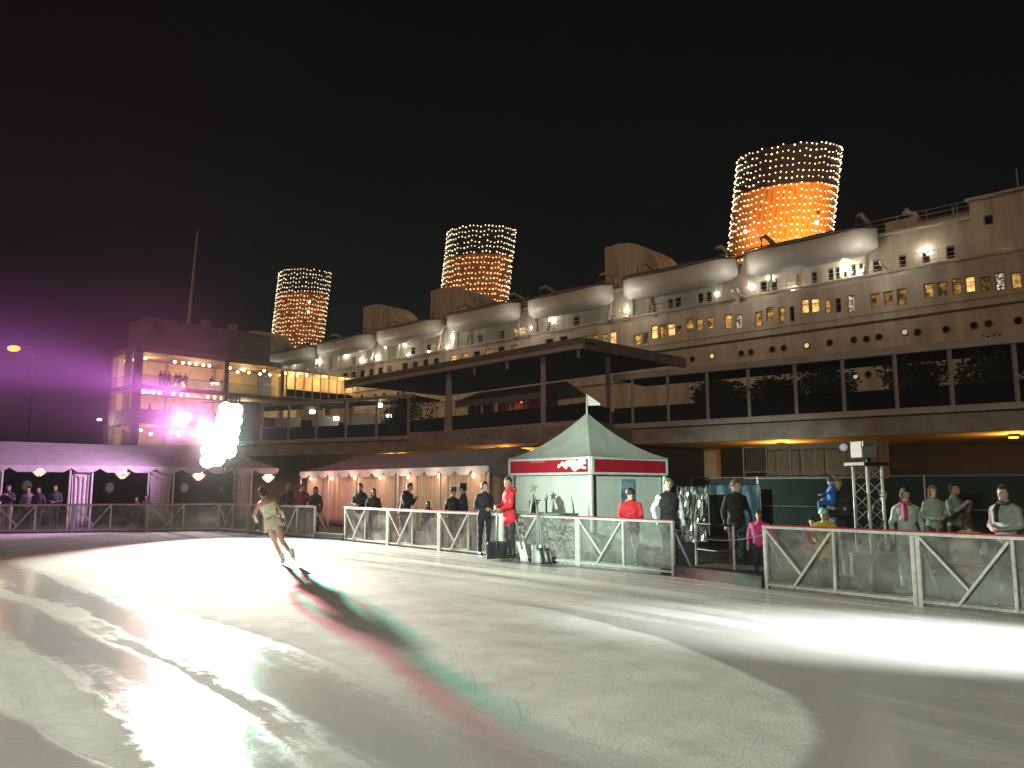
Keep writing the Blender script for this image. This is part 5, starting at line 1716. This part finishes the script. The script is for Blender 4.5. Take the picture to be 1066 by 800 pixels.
        for i in range(4):
            b0 = pe + side * (i - 1.5) * .020
            ln = (.036, .044, .042, .032)[i]
            m_ = b0 + (f * .85 + nrm * .45).normalized() * ln
            cap(b0, m_, .0105, .0100, 'skin'); cap(m_, m_ + (f * .35 + nrm * .9).normalized() * ln * .9, .0098, .0085, 'skin')
        t0 = w + f * .035 + side * .028
        t1 = t0 + (f * .6 + side * .8).normalized() * .035
        cap(t0, t1, .014, .0115, 'skin'); cap(t1, t1 + (f * .9 + nrm * .4).normalized() * .03, .0112, .009, 'skin')
    tk = 1.0 if bare_arms else 1.10
    secs = [(.82, .10, .085, 0), (.88, .150, .112, -.005), (.95, .160 * B, .118 * B, -.008), (1.03, .146 * B, .105 * B, 0), (1.12, .140 * B, .102 * B, .006), (1.22, .158 * B, .112 * B, .008),
            (1.32, .176 * B, .116 * B, .004), (1.40, .172 * B, .10 * B, -.004), (1.455, .115, .078, -.006), (1.49, .066, .058, -.004)]
    prims.append(('torso', secs, tk, 'top'))
    if coat: prims.append(('torso', [(coat, .19, .16, 0), (.75, .19, .155, 0), (.9, .178 * B, .135 * B, 0), (1.03, .16 * B, .12 * B, 0)], tk, 'top'))
    cap(up((0, -.005, 1.45)), up((0, .012, 1.56)), .056, .052, 'skin')
    if collar: cap(up((0, -.02, 1.47)), up((0, -.008, 1.505)), .080, .070, 'top')
    if hood: cap(up((-.06, -.09, 1.47)), up((.06, -.09, 1.47)), .065, .065, 'top')
    hc = up((0, .018, 1.645))
    RH = RL_ @ Euler((-R(head[1]), 0, R(head[0]))).to_matrix()
    HP = lambda p: hc + RH @ Vector(p)
    prims.append(('ball', hc, Vector((.073, .094, .112)), RH, 'skin'))
    cap(HP((0, .045, -.065)), HP((0, .062, -.088)), .046, .034, 'skin')      # jaw and chin
    cap(HP((0, .092, .008)), HP((0, .108, -.022)), .011, .015, 'skin')       # nose
    cap(HP((0, .086, -.052)), HP((0, .089, -.055)), .018, .016, 'skin')      # lips
    cap(HP((-.03, .083, .025)), HP((.03, .083, .025)), .013, .013, 'skin')   # brow
    for s in (-1, 1): cap(HP((s * .073, -.002, .012)), HP((s * .073, .0, -.022)), .015, .011, 'skin')   # ears
    # ---- mesh
    mb = MB()
    for p in prims:
        if p[0] == 'cap': cap_mesh(mb, p[1], p[2], p[3], p[4], 10)
        elif p[0] == 'ball': mb.ball(p[1], p[2], 14, 10, rot=p[3])
        else:
            _, ss, t_, _ = p
            rings = []
            for (zz, hw, hd, yo) in ss:
                rings.append([up((hw * t_ * math.cos(a), yo + hd * t_ * math.sin(a), zz)) for a in [2 * math.pi * i / 18 for i in range(18)]])
            mb.loft(rings)
    tmp = mb.build('tmp', M_dark)
    rm = tmp.modifiers.new('r', 'REMESH'); rm.mode = 'VOXEL'; rm.voxel_size = vox / k
    sm = tmp.modifiers.new('s', 'SMOOTH'); sm.factor, sm.iterations = .5, 2 if vox < .02 else 1
    dg = bpy.context.evaluated_depsgraph_get()
    me = bpy.data.meshes.new_from_object(tmp.evaluated_get(dg))
    old = tmp.data
    bpy.data.objects.remove(tmp); bpy.data.meshes.remove(old)
    # ---- which garment each face belongs to
    n = len(me.polygons)
    cen = np.empty(n * 3, dtype=np.float32); me.polygons.foreach_get('center', cen); cen = cen.reshape(-1, 3).astype(float)
    RLi = np.array(RL_); pv = np.array(piv)
    best = np.full(n, 9.0); which = np.zeros(n, int)
    tags = ['skin', 'top', 'legs', 'shoes', 'sleeve']
    for p in prims:
        if p[0] == 'cap':
            a, b = np.array(p[1]), np.array(p[2]); ab = b - a
            t = np.clip(((cen - a) @ ab) / max(ab @ ab, 1e-9), 0, 1)
            d = np.linalg.norm(cen - (a + t[:, None] * ab), axis=1) - (p[3] + (p[4] - p[3]) * t); tg = p[5]
        elif p[0] == 'ball':
            q = (cen - np.array(p[1])) @ np.array(p[3]); r_ = np.array(p[2])
            d = (np.linalg.norm(q / r_, axis=1) - 1) * r_.min(); tg = p[4]
        else:
            q = (cen - pv) @ RLi + pv
            zz = [s_[0] for s_ in p[1]]
            hw = np.interp(q[:, 2], zz, [s_[1] for s_ in p[1]]) * p[2]; hd = np.interp(q[:, 2], zz, [s_[2] for s_ in p[1]]) * p[2]
            yo = np.interp(q[:, 2], zz, [s_[3] for s_ in p[1]])
            d = (np.sqrt((q[:, 0] / hw) ** 2 + ((q[:, 1] - yo) / hd) ** 2) - 1) * np.minimum(hw, hd)
            d = d + np.maximum(0, zz[0] - q[:, 2]) + np.maximum(0, q[:, 2] - zz[-1])
            if not coat or p[1] is secs:
                d = d + np.where(q[:, 2] < (.90 if not coat else .8), .03, 0)     # below the hem the trousers win
            tg = p[3]
        m_ = d < best
        best[m_] = d[m_]; which[m_] = tags.index(tg)
    if bare_arms:                                        # strapless neckline
        q = (cen - pv) @ RLi + pv
        which[(which == 1) & (q[:, 2] > 1.36)] = 0
    me.polygons.foreach_set('use_smooth', [True] * n)
    # soft folds in the cloth
    nv = len(me.vertices)
    co = np.empty(nv * 3, dtype=np.float32); me.vertices.foreach_get('co', co); co = co.reshape(-1, 3)
    no = np.empty(nv * 3, dtype=np.float32); me.vertices.foreach_get('normal', no); no = no.reshape(-1, 3)
    clothed = np.zeros(nv)
    li = np.empty(len(me.loops), dtype=np.int32); me.loops.foreach_get('vertex_index', li)
    lt = np.empty(n, dtype=np.int32); me.polygons.foreach_get('loop_total', lt)
    clothed[li] = np.repeat(np.isin(which, (1, 2, 4)).astype(float), lt)
    ph = (hash_ := sum(ord(c_) for c_ in label)) % 17
    fold = np.sin(co[:, 2] * 34 + co[:, 0] * 22 + ph + 2 * np.sin(co[:, 1] * 19 + ph)) + .8 * np.sin(co[:, 2] * 21 - co[:, 0] * 30 + co[:, 1] * 17 + 2 * ph)
    co = co + no * (fold * clothed * (.0052 if not bare_arms else .002))[:, None]
    me.vertices.foreach_set('co', co.astype(np.float32).ravel())
    me.materials.clear()
    for m_ in (cloth(skin, kind='skin'), cloth(top), cloth(legs), cloth(shoes, .5), cloth(vest if vest else top)):
        me.materials.append(m_)
    me.polygons.foreach_set('material_index', which.astype(np.int32))
    me.name = 'person'
    o = bpy.data.objects.new('person', me)
    COL.objects.link(o)
    o.scale = (k * (-1 if mirror else 1), k, k)
    o.location = (pos[0], pos[1], z)
    o.rotation_euler = (0, 0, R(face))
    tag(o, label, 'person', group)
    # ---- hair and hat
    hm = cloth(hair, .55)
    if hairdo:
        hb = MB()
        rad = (.083, .103, .122)
        nn_, mm = 20, 14
        grid = []
        for i in range(mm + 1):
            t = math.pi * i / mm
            row = []
            for j in range(nn_ + 1):
                a = 2 * math.pi * j / nn_
                q = Vector((rad[0] * math.sin(t) * math.cos(a), rad[1] * math.sin(t) * math.sin(a), rad[2] * math.cos(t)))
                row.append(q)
            grid.append(row)
        for i in range(mm):
            for j in range(nn_):
                c = (grid[i][j] + grid[i + 1][j] + grid[i][j + 1] + grid[i + 1][j + 1]) / 4
                if c.y > .035 and c.z < .055: continue
                if c.z < (-.035 if hairdo == 'short' else -.085): continue
                if abs(c.x) > .055 and c.y > -.015 and c.z < .005 and hairdo == 'short': continue
                q4 = [grid[i][j], grid[i + 1][j], grid[i + 1][j + 1], grid[i][j + 1]]
                hb.add([HP(q + Vector((0, -.004, .004))) for q in q4], [(0, 1, 2, 3)])
        if hairdo == 'long':
            rows = []
            for i in range(9):
                t = i / 8
                rows.append([HP((( .085 + .02 * t) * math.sin(a), -.02 - .075 * math.cos(a) * (1 - .2 * t) - .02 * t, .0 - .27 * t + .01 * math.sin(a * 7))) for a in np.linspace(-1.9, 1.9, 15)])
            hb.sheet(rows)
        ho = hb.build('hair', hm, o, smooth=True, solid=.012)
        if hairdo == 'bun':
            MB().ball(HP((0, -.095, .07)), (.045, .04, .045), 10, 7).build('bun', hm, ho, smooth=True)
        if hairdo == 'tail':
            MB().tube([HP((0, -.09, .04)), HP((0, -.14, 0)), HP((0, -.14, -.12)), HP((0, -.12, -.2))], [.022, .03, .026, .008], 8).build('ponytail', hm, ho, smooth=True)
    if hat:
        kind, hc_ = hat
        hb = MB()
        prof = {'beanie': [(.094, .008), (.102, .02), (.101, .05), (.094, .09), (.070, .128), (.03, .150), (.004, .155)],
                'cap': [(.092, .045), (.095, .06), (.09, .10), (.065, .132), (.02, .142), (.004, .143)],
                'brim': [(.17, .040), (.17, .048), (.098, .055), (.092, .10), (.085, .15), (.03, .158), (.004, .155)],
                'tall': [(.15, .050), (.15, .058), (.095, .06), (.092, .10), (.098, .20), (.03, .205), (.004, .205)]}[kind]
        hb.lathe(prof, 18, sy=1.16)
        hb.v = [tuple(HP((v[0], v[1], v[2]))) for v in hb.v]
        ho = hb.build('hat', cloth(hc_), o, smooth=True)
    if vox < .02:
        for s in (-1, 1):
            MB().ball(HP((s * .030, .0845, .004)), (.012, .008, .0075), 8, 6).build('eye', mat('eye_dark', (.05, .04, .04), .15), o)
        MB().ball(HP((0, .1015, -.053)), (.022, .006, .006), 8, 5).build('mouth', mat('lip', (.32, .10, .09), .5), o)
    if scarf:
        sc = MB(); sc.tube([up(((.085) * math.cos(a), -.005 + .082 * math.sin(a), 1.49 + .01 * math.sin(2 * a))) for a in np.linspace(0, 2 * math.pi, 17)], .030, 8, caps=False)
        sc.tube([up((.05, .085, 1.47)), up((.055, .155, 1.38)), up((.05, .15, 1.2))], [.035, .04, .035], 8)
        sc.build('scarf', cloth(scarf), o, smooth=True)
    if vest:
        pass
    if skates:
        for sd in 'lr':
            a = J['ank' + sd] + Vector((0, -.05, 0)); f = (J['toe' + sd] - (J['ank' + sd] + Vector((0, -.035, -.035))))
            f.normalize()
            dn = Vector((f.z * 0, -f.z, f.y)) * -1
            dn = (Vector((0, 0, -1)) - f * f.dot(Vector((0, 0, -1)))).normalized()
            h0 = J['ank' + sd] + Vector((0, -.035, -.035)) + dn * .045 - f * .05
            t0 = J['toe' + sd] + dn * .030 + f * .06
            bl = MB().bar(h0 + dn * .035, t0 + dn * .035, .006, .02)
            bl.bar(h0 + f * .05 - dn * .02, h0 + f * .05 + dn * .03, .015, .04); bl.bar(t0 - f * .07 - dn * .02, t0 - f * .07 + dn * .03, .015, .04)
            bl.build('skate_blade', M_alu, o)
    if skirt:
        z_top, z_bot, r0, r1, colr = skirt
        rows = []
        for i in range(7):
            t = i / 6
            zz = z_top + (z_bot - z_top) * t
            rr_ = r0 + (r1 - r0) * t ** .8
            rows.append([up((rr_ * (1 + .08 * t * math.sin(8 * a)) * math.cos(a), (rr_ * .82) * (1 + .08 * t * math.sin(8 * a + 1)) * math.sin(a) - .03 * t, zz + .03 * t * math.sin(5 * a))) for a in np.linspace(0, 2 * math.pi, 41)])
        MB().sheet(rows).build('skirt', cloth(colr), o, smooth=True, solid=.006)
    return o, (lambda p: Vector((pos[0], pos[1], z)) + Matrix.Rotation(R(face), 3, 'Z') @ (Vector(p) * k)), J
def at_px(x, Y):
    p = on_depth(x, 507, Y)
    return (p.x, p.y)
def depth_at(px, off):
    """a place behind the barrier line seen in column px, off metres outside it"""
    k = ray(px, 560); k = Vector((k.x, k.y, 0))
    best = None
    for a, b in zip(outline, outline[1:]):
        d = b - a
        den = k.x * d.y - k.y * d.x
        if abs(den) < 1e-6: continue
        t = (a.x * d.y - a.y * d.x) / den
        u = (a.x * k.y - a.y * k.x) / den
        if t > 0 and -.001 <= u <= 1.001 and (best is None or t < best[0]):
            best = (t, d)
    p = k * best[0]
    if not off: return (p.x, p.y)
    return (p.x + k.normalized().x * off, p.y + k.normalized().y * off)
# --- the figure skater, gliding away to the left, seen from behind
sk = on_ground(290, 589)
CREAM = (.86, .82, .66)
sko, _, _ = person('figure skater in a short cream dress gliding on the ice, arms bent', (sk.x, sk.y), 22, 1.66, top=CREAM, legs=SKIN1, shoes=(.62, .60, .58), skin=(.42, .24, .165), hair=(.05, .03, .025), hairdo='bun', vox=.011, z=.025,
       bare_arms=True, bare_legs=True, skates=True, collar=False, lean=(4, -9), head=(35, -4), skirt=(1.06, .80, .150, .235, CREAM),
       over=dict(hipl=(-.085, 0, .9), hipr=(.085, -.01, .9), kneel=(.0, .05, .48), ankl=(.10, .0, .085), toel=(.07, .16, .03), kneer=(.135, -.05, .50), ankr=(.30, -.22, .17), toer=(.34, -.10, .075),
                 ell=(-.36, .02, 1.17), wrl=(-.33, .22, 1.05), elr=(.20, -.16, 1.16), wrr=(.25, .05, 1.06)))
sko.rotation_euler.y = R(-10)
# --- two rink attendants
pa = Vector((*depth_at(504, -.45), 0)); pb = Vector((*depth_at(531, -.45), 0))
wA, fA, JA = person('rink attendant in black hoodie and leggings standing beside the barrier', (pa.x, pa.y), 205, 1.70, top=(.02, .02, .025), legs=(.012, .012, .014), shoes=(.02, .02, .02), skin=SKIN2, hairdo='bun', pose='fold', vox=.011, skates=True, z=.06, head=(15, 0))
gp = (-.16, .30, 1.00)
wB, fB, JB = person('rink attendant in a bright red hooded jacket leaning on a snow shovel', (pb.x, pb.y), 118, 1.80, top=(.50, .018, .03), legs=(.025, .022, .03), shoes=(.03, .03, .03), skin=SKIN2, hairdo='short', vox=.011, skates=True, z=.06, hood=True, coat=.78,
       over=dict(ell=(-.25, .10, 1.14), wrl=(-.12, .30, 1.06), elr=(.25, .06, 1.14), wrr=(.06, .30, 1.10)), lean=(3, 0), head=(25, -5))
def shovel(base, topp, lb, blade=(.40, .44), col=(.10, .10, .11), metal=False, rot=None):
    base, topp = Vector(base), Vector(topp)
    t = thing('snow_shovel', base, 0, lb, 'shovel', 'snow shovels by the barrier')
    v = topp - base
    ang = math.atan2(v.x, -v.y) if rot is None else rot
    MB().tube([v.normalized() * .28, v], .016, 8).build('shaft', M_alu if metal else mat('shaft_grey', (.25, .25, .26), .4), t, smooth=True)
    s = Matrix.Rotation(ang, 3, 'Z') @ Vector((1, 0, 0))
    MB().tube([v - s * .07, v + s * .07], .018, 8).build('grip', M_blackbox, t, smooth=True)
    up_ = v.normalized(); fw = up_.cross(s).normalized()
    g_ = [[s * (blade[0] * (u - .5)) + up_ * (blade[1] * w_) + fw * (.05 * (1 - (2 * u - 1) ** 2) + .07 * w_ * (1 - w_)) for u in [i / 6 for i in range(7)]] for w_ in [j / 5 for j in range(6)]]
    MB().sheet(g_).build('blade', mat('shovel_blade_%d' % int(col[0] * 100), col, .35, metal=.5 if metal else 0), t, smooth=True, solid=.008)
hb = fB((-.10, .36, 1.02))
s0 = Vector((*depth_at(517, -.75), 0))
shovel((s0.x, s0.y, .01), (hb.x - .02, hb.y, 1.12), 'wide dark snow shovel held upright by the attendant in red', (.46, .42), (.05, .05, .055), rot=R(20))
s1 = Vector((*depth_at(546, -.5), 0)); s2 = Vector((*depth_at(561, -.45), 0))
shovel((s1.x, s1.y, .01), (s1.x - .28, s1.y + .42, 1.28), 'white-bladed shovel leaning on the barrier right of the attendant in red', (.20, .46), (.72, .72, .70), rot=R(-30))
shovel((s2.x - .05, s2.y, .01), (s2.x - .02, s2.y + .30, 1.35), 'pale ice scraper leaning on the glittering barrier panel', (.22, .40), (.62, .62, .60), rot=R(20))
s3 = Vector((*depth_at(569, -.45), 0))
shovel((s3.x, s3.y, .01), (s3.x - .22, s3.y + .25, 1.30), 'black-bladed ice scraper rightmost of the leaning tools', (.26, .34), (.03, .03, .035), rot=R(-15))
# --- spectators behind the near barrier
person('woman in a puffy red jacket and dark beanie leaning on the barrier rail', depth_at(657, .75), 172, 1.60, top=(.52, .02, .035), legs=(.03, .03, .04), skin=SKIN3, hat=('beanie', (.02, .02, .022)), hairdo='short', pose='rail', build=1.12, hood=True, lean=(8, 0), head=(20, 0))
person('balding man in a black vest over a white shirt by the gate', depth_at(697, .8), 186, 1.80, top=(.02, .022, .025), vest=(.72, .74, .70), legs=(.04, .04, .05), skin=SKIN3, hair=(.16, .12, .10), hairdo='short', build=1.08, over=dict(elr=(.30, -.05, 1.16), wrr=(.27, .10, .95)), head=(-15, 0))
person('man in a dark jumper and jeans standing behind the gate chain', depth_at(767, 2.6), 196, 1.78, top=(.025, .022, .026), legs=(.05, .08, .10), skin=SKIN3, hair=(.14, .10, .06), hairdo='short', build=1.10, over=dict(ell=(-.30, -.02, 1.14), wrl=(-.27, .12, .92)), head=(40, 4))
person('child in a pink and orange jacket just inside the near gate', depth_at(791, .9), 150, 1.22, top=(.62, .05, .20), legs=(.04, .03, .05), skin=SKIN1, hair=(.05, .03, .02), hairdo='long', vest=(.70, .06, .24), build=1.15, over=dict(ell=(-.34, .06, 1.20), wrl=(-.44, .14, .98)))
dd = depth_at(874, 2.2)
wD, fD, JD = person('man with short fair hair in a dark hooded coat carrying a toddler', dd, 118, 1.80, top=(.022, .022, .028), legs=(.03, .03, .04), skin=SKIN3, hair=(.28, .20, .10), hairdo='short', build=1.1, hood=True, over=dict(ell=(-.27, .10, 1.16), wrl=(-.08, .30, 1.12), elr=(.26, .12, 1.18), wrr=(.06, .32, 1.18)), head=(10, 0))
tp_ = fD((-.05, .20, 0))
person('toddler in a blue jacket and blue cap held in the man\'s arms', (tp_.x, tp_.y), 75, .88, top=(.02, .16, .50), legs=(.02, .10, .35), skin=SKIN3, hat=('beanie', (.015, .07, .25)), hairdo=None, build=1.25, pose='sit', z=1.13, over=dict(ell=(-.28, .12, 1.25), wrl=(-.34, .34, 1.20)))
person('child in a teal hat and yellow coat behind the barrier', depth_at(859, .7), 140, 1.28, top=(.62, .42, .06), legs=(.05, .04, .05), skin=SKIN3, hat=('beanie', (.25, .62, .55)), hairdo='short', build=1.15, coat=.7, pose='rail')
person('child in a pink coat half hidden behind the yellow coat', depth_at(846, 1.2), 160, 1.12, top=(.50, .04, .14), legs=(.05, .04, .05), skin=SKIN1, hair=(.04, .03, .02), hairdo='long', build=1.15, coat=.7)
person('woman with dark tied hair and a pink scarf in a pale jacket', depth_at(945, 1.9), 165, 1.62, top=(.42, .50, .46), legs=(.36, .46, .42), skin=SKIN2, hair=(.02, .015, .012), hairdo='tail', scarf=(.55, .08, .20), head=(20, 5))
person('woman with long fair hair in a pale green jumper by the fence', depth_at(974, 5.0), 178, 1.66, top=(.36, .46, .38), legs=(.06, .07, .08), skin=SKIN3, hair=(.26, .16, .08), hairdo='long', pose='fold', vox=.018)
person('man in a grey jacket looking down at his phone by the fence', depth_at(996, 5.0), 205, 1.70, top=(.26, .34, .31), legs=(.05, .05, .06), skin=SKIN2, hair=(.03, .02, .015), hairdo='short', pose='phone', vox=.018, head=(0, -18))
# bench with two seated people seen from behind
bp_ = depth_at(1000, 1.9); bq = depth_at(1058, 1.9)
bench = thing('red_bench', (bp_[0] - .25, bp_[1] + .25, 0), math.atan2(bq[1] - bp_[1], bq[0] - bp_[0]), 'low bench with a dark red seat behind the right barrier', 'bench')
bl_ = (Vector(bq) - Vector(bp_)).length + .8
for k in range(3):
    MB().rng(0, bl_, .12 * k, .12 * k + .11, .43, .46).build('seat_plank', mat('red_plank', (.30, .05, .05), .5), bench, bevel=.005)
for x in (.2, bl_ - .2):
    MB().rng(x - .03, x + .03, .02, .34, -.03, .43).build('leg', M_blackbox, bench)
sr = math.atan2(bq[1] - bp_[1], bq[0] - bp_[0])
bo = Matrix.Rotation(sr, 3, 'Z')
q1 = Vector((bp_[0] - .25, bp_[1] + .25, 0)) + bo @ Vector((.42, .16, 0)); q2 = Vector((bp_[0] - .25, bp_[1] + .25, 0)) + bo @ Vector((1.05, .16, 0))
person('seated person in a dusty pink coat with long brown hair, back turned', (q1.x, q1.y), -14, 1.62, top=(.50, .33, .29), legs=(.05, .05, .06), skin=SKIN1, hair=(.09, .05, .03), hairdo='long', pose='sit', coat=.80)
person('seated person in a mint green coat with dark hair, back turned', (q2.x, q2.y), -20, 1.64, top=(.22, .46, .36), legs=(.12, .30, .28), skin=SKIN1, hair=(.015, .012, .012), hairdo='long', pose='sit', build=1.1)
person('woman in a grey patterned fleece turning left at the right edge', depth_at(1049, 1.5), 112, 1.66, top=(.30, .33, .30), legs=(.04, .04, .05), skin=SKIN3, hair=(.05, .03, .02), hairdo='short', pose='fold', build=1.1, scarf=(.03, .03, .035))
bag = thing('yellow_bag', Vector((q2.x + .5, q2.y - .45, 0)), .4, 'small yellow bag standing by the bench', 'bag')
MB().lathe([(.10, -.03), (.15, .02), (.16, .18), (.13, .34), (.06, .40)], 12, sy=.65).build('sack', cloth((.60, .48, .05)), bag, smooth=True)
MB().tube([(-.06, 0, .38), (-.04, 0, .5), (.04, 0, .5), (.06, 0, .38)], .012, 6).build('strap', cloth((.25, .2, .05)), bag)
person('person in dark clothes behind the truss tower', depth_at(922, 3.4), 185, 1.62, top=(.03, .03, .03), legs=(.03, .03, .03), skin=SKIN2, hairdo='short', vox=.02)
# --- spectators by the curtained tent
person('dark figure in a coat, left of a pair by the far gate', depth_at(374, 1.2), 170, 1.74, top=(.015, .015, .018), legs=(.02, .02, .02), skin=SKIN2, hairdo='short', pose='fold', vox=.018)
person('shorter figure in a dark coat beside the man by the far gate', depth_at(388, 1.2), 185, 1.58, top=(.05, .045, .045), legs=(.02, .02, .02), skin=SKIN2, hairdo='long', pose='fold', vox=.018)
person('large person with a backpack turned sideways by the drapes', depth_at(420, 1.0), 250, 1.76, top=(.03, .025, .028), legs=(.02, .02, .02), skin=SKIN2, hairdo='short', build=1.25, hood=True, lean=(12, 0), vox=.018, pose='phone')
person('child whose head just clears the rail before the drapes', depth_at(445, .8), 180, 1.24, top=(.04, .03, .03), legs=(.02, .02, .02), skin=SKIN2, hairdo='long', vox=.018)
person('person in a dark green jacket and wide brimmed hat by the drapes', depth_at(471, 1.0), 215, 1.60, top=(.04, .07, .055), legs=(.02, .02, .02), skin=SKIN2, hat=('brim', (.02, .05, .035)), hairdo='short', vox=.018)
person('person in a tall dark hat facing the one in the brimmed hat', depth_at(482, 1.2), 110, 1.66, top=(.02, .025, .022), legs=(.02, .02, .02), skin=SKIN2, hat=('tall', (.015, .03, .025)), hairdo='short', vox=.018)
person('person in a dark red coat and hat behind the far barrier', depth_at(313, 1.6), 200, 1.72, top=(.22, .03, .04), legs=(.02, .02, .02), skin=SKIN2, hat=('cap', (.25, .04, .05)), hairdo='short', vox=.02, build=1.1)
person('woman with long dark hair right of the red coat', depth_at(327, 1.6), 170, 1.64, top=(.03, .025, .03), legs=(.02, .02, .02), skin=SKIN2, hairdo='long', vox=.02)
person('dim figure left of the red coat behind the skater', depth_at(298, 2.0), 190, 1.76, top=(.05, .03, .035), legs=(.02, .02, .02), skin=SKIN2, hairdo='short', vox=.02, build=1.1)
# --- spectators under the party tent
for px, off, h_, top_, leg_, ps, lb in [(5, .7, 1.72, (.06, .05, .08), (.55, .5, .48), 'phone', 'leftmost spectator, pale trousers, hands at the face'), (26, 1.5, 1.66, (.30, .26, .32), (.04, .04, .05), 'stand', 'spectator in a pale jumper before the left starburst mirror'),
        (37, 1.2, 1.64, (.05, .04, .07), (.04, .04, .05), 'stand', 'spectator in dark clothes right of the left mirror'), (54, 1.4, 1.72, (.05, .045, .07), (.04, .04, .05), 'fold', 'spectator in dark clothes left of the first draped post'),
        (140, 2.2, 1.25, (.08, .05, .07), (.04, .04, .05), 'stand', 'small dim spectator between the draped posts'), (150, 2.2, 1.32, (.10, .05, .08), (.04, .04, .05), 'fold', 'dim spectator beside the middle draped post'),
        (228, 3.2, 1.70, (.10, .07, .08), (.04, .04, .05), 'stand', 'dim spectator beneath the stage lights')]:
    person(lb, depth_at(px, off), 170 + (px % 7) * 5, h_, top=top_, legs=leg_, skin=SKIN1, hairdo='short' if px % 2 else 'long', pose=ps, vox=.022)
# --- tiny people on the terraces of the gangway building
def terrace(px, py, Ly, lb, pose='stand', face=180, top_=(.02, .02, .025)):
    z0 = LV[Ly] + .125
    d = ray(px, py)
    s_ = -1.1
    p = d * ((ts + s_) / d.dot(DS))
    u_ = p.dot(DU) - tu
    if px < 141: s_, u_ = -TW * .55, .9
    q = DS * (ts + s_) + DU * (tu + u_)
    person(lb, (q.x, q.y), face, 1.75, top=top_, legs=(.02, .02, .02), skin=SKIN2, hairdo='short', pose=pose, vox=.035, z=z0, group='people on the terraces')
for i, (px, py, lv, lb) in enumerate([(167, 394, 2, 'leftmost of four silhouettes on the top terrace, left half'), (171, 394, 2, 'second silhouette of the left group on the top terrace'), (176, 394, 2, 'third silhouette of the left group on the top terrace'),
        (183, 396, 2, 'first silhouette of the middle group on the top terrace'), (187, 396, 2, 'second silhouette of the middle group on the top terrace'), (193, 396, 2, 'tallest silhouette of the middle group on the top terrace'),
        (220, 399, 2, 'lone silhouette leaning on the top terrace rail, right of the pillar'), (232, 400, 2, 'silhouette farthest right on the top terrace'), (125, 393, 2, 'silhouette on the short side of the top terrace'),
        (155, 438, 1, 'silhouette on the middle terrace beside the corner pillar'), (176, 438, 1, 'silhouette in the middle of the middle terrace'), (192, 437, 1, 'silhouette nearest the second pillar on the middle terrace')]):
    terrace(px, py, lv, lb, 'stand' if i % 3 else 'fold', 150 + i * 13)

# ================================================================== AIR: faint haze that catches the stage lights
hz = MB().rng(-302, 302, -52, 402, -1.03, 50).build('haze', M_dark)
hm = bpy.data.materials.new('haze')
hm.use_nodes = True
hn = hm.node_tree
hn.nodes.remove(hn.nodes['Principled BSDF'])
pv_ = hn.nodes.new('ShaderNodeVolumePrincipled')
pv_.inputs['Color'].default_value = (.9, .9, .92, 1)
pv_.inputs['Density'].default_value = 0.0003
pv_.inputs['Anisotropy'].default_value = 0.0
hn.links.new(pv_.outputs[0], hn.nodes['Material Output'].inputs['Volume'])
hz.data.materials.clear(); hz.data.materials.append(hm)
hz['kind'] = 'stuff'
hz['label'] = 'thin night haze glowing round the stage lights'

# added glow volumes imitating lens glare round the lamp tower and tents
def glare_volume(name, c, r, dens, parent=None):
    o = MB().ball((0, 0, 0), r, 32, 20).build(name, M_dark, parent, smooth=True)
    m = bpy.data.materials.new(name)
    m.use_nodes = True
    nt = m.node_tree
    nt.nodes.remove(nt.nodes['Principled BSDF'])
    v = nt.nodes.new('ShaderNodeVolumePrincipled')
    v.inputs['Color'].default_value = (.95, .92, .95, 1)
    tc = nt.nodes.new('ShaderNodeTexCoord')
    mpn = nt.nodes.new('ShaderNodeMapping')
    mpn.inputs['Scale'].default_value = tuple(1 / q for q in r)
    gr = nt.nodes.new('ShaderNodeTexGradient'); gr.gradient_type = 'QUADRATIC_SPHERE'
    mu = nt.nodes.new('ShaderNodeMath'); mu.operation = 'MULTIPLY'; mu.inputs[1].default_value = dens
    nt.links.new(tc.outputs['Object'], mpn.inputs[0]); nt.links.new(mpn.outputs[0], gr.inputs[0]); nt.links.new(gr.outputs['Fac'], mu.inputs[0])
    nt.links.new(mu.outputs[0], v.inputs['Density'])
    nt.links.new(v.outputs[0], nt.nodes['Material Output'].inputs['Volume'])
    o.data.materials.clear(); o.data.materials.append(m)
    o['kind'] = 'stuff'
    o.location = c
    return o
sm_ = glare_volume('lens_glare_volume', (SL.x - .6, SL.y - .9, 3.75), (2.8, 1.7, 2.8), .085)
sm_['label'] = 'thin added volume imitating pink lens glare round the lamp tower'
glare_volume('lens_glare_veil', (-.6, 0, .25), (6.0, 2.6, 3.8), .026, sm_)
glare_volume('lens_glare_veil', (-8.0, -2.2, 1.8), (16.0, 5.0, 5.8), .016, sm_)
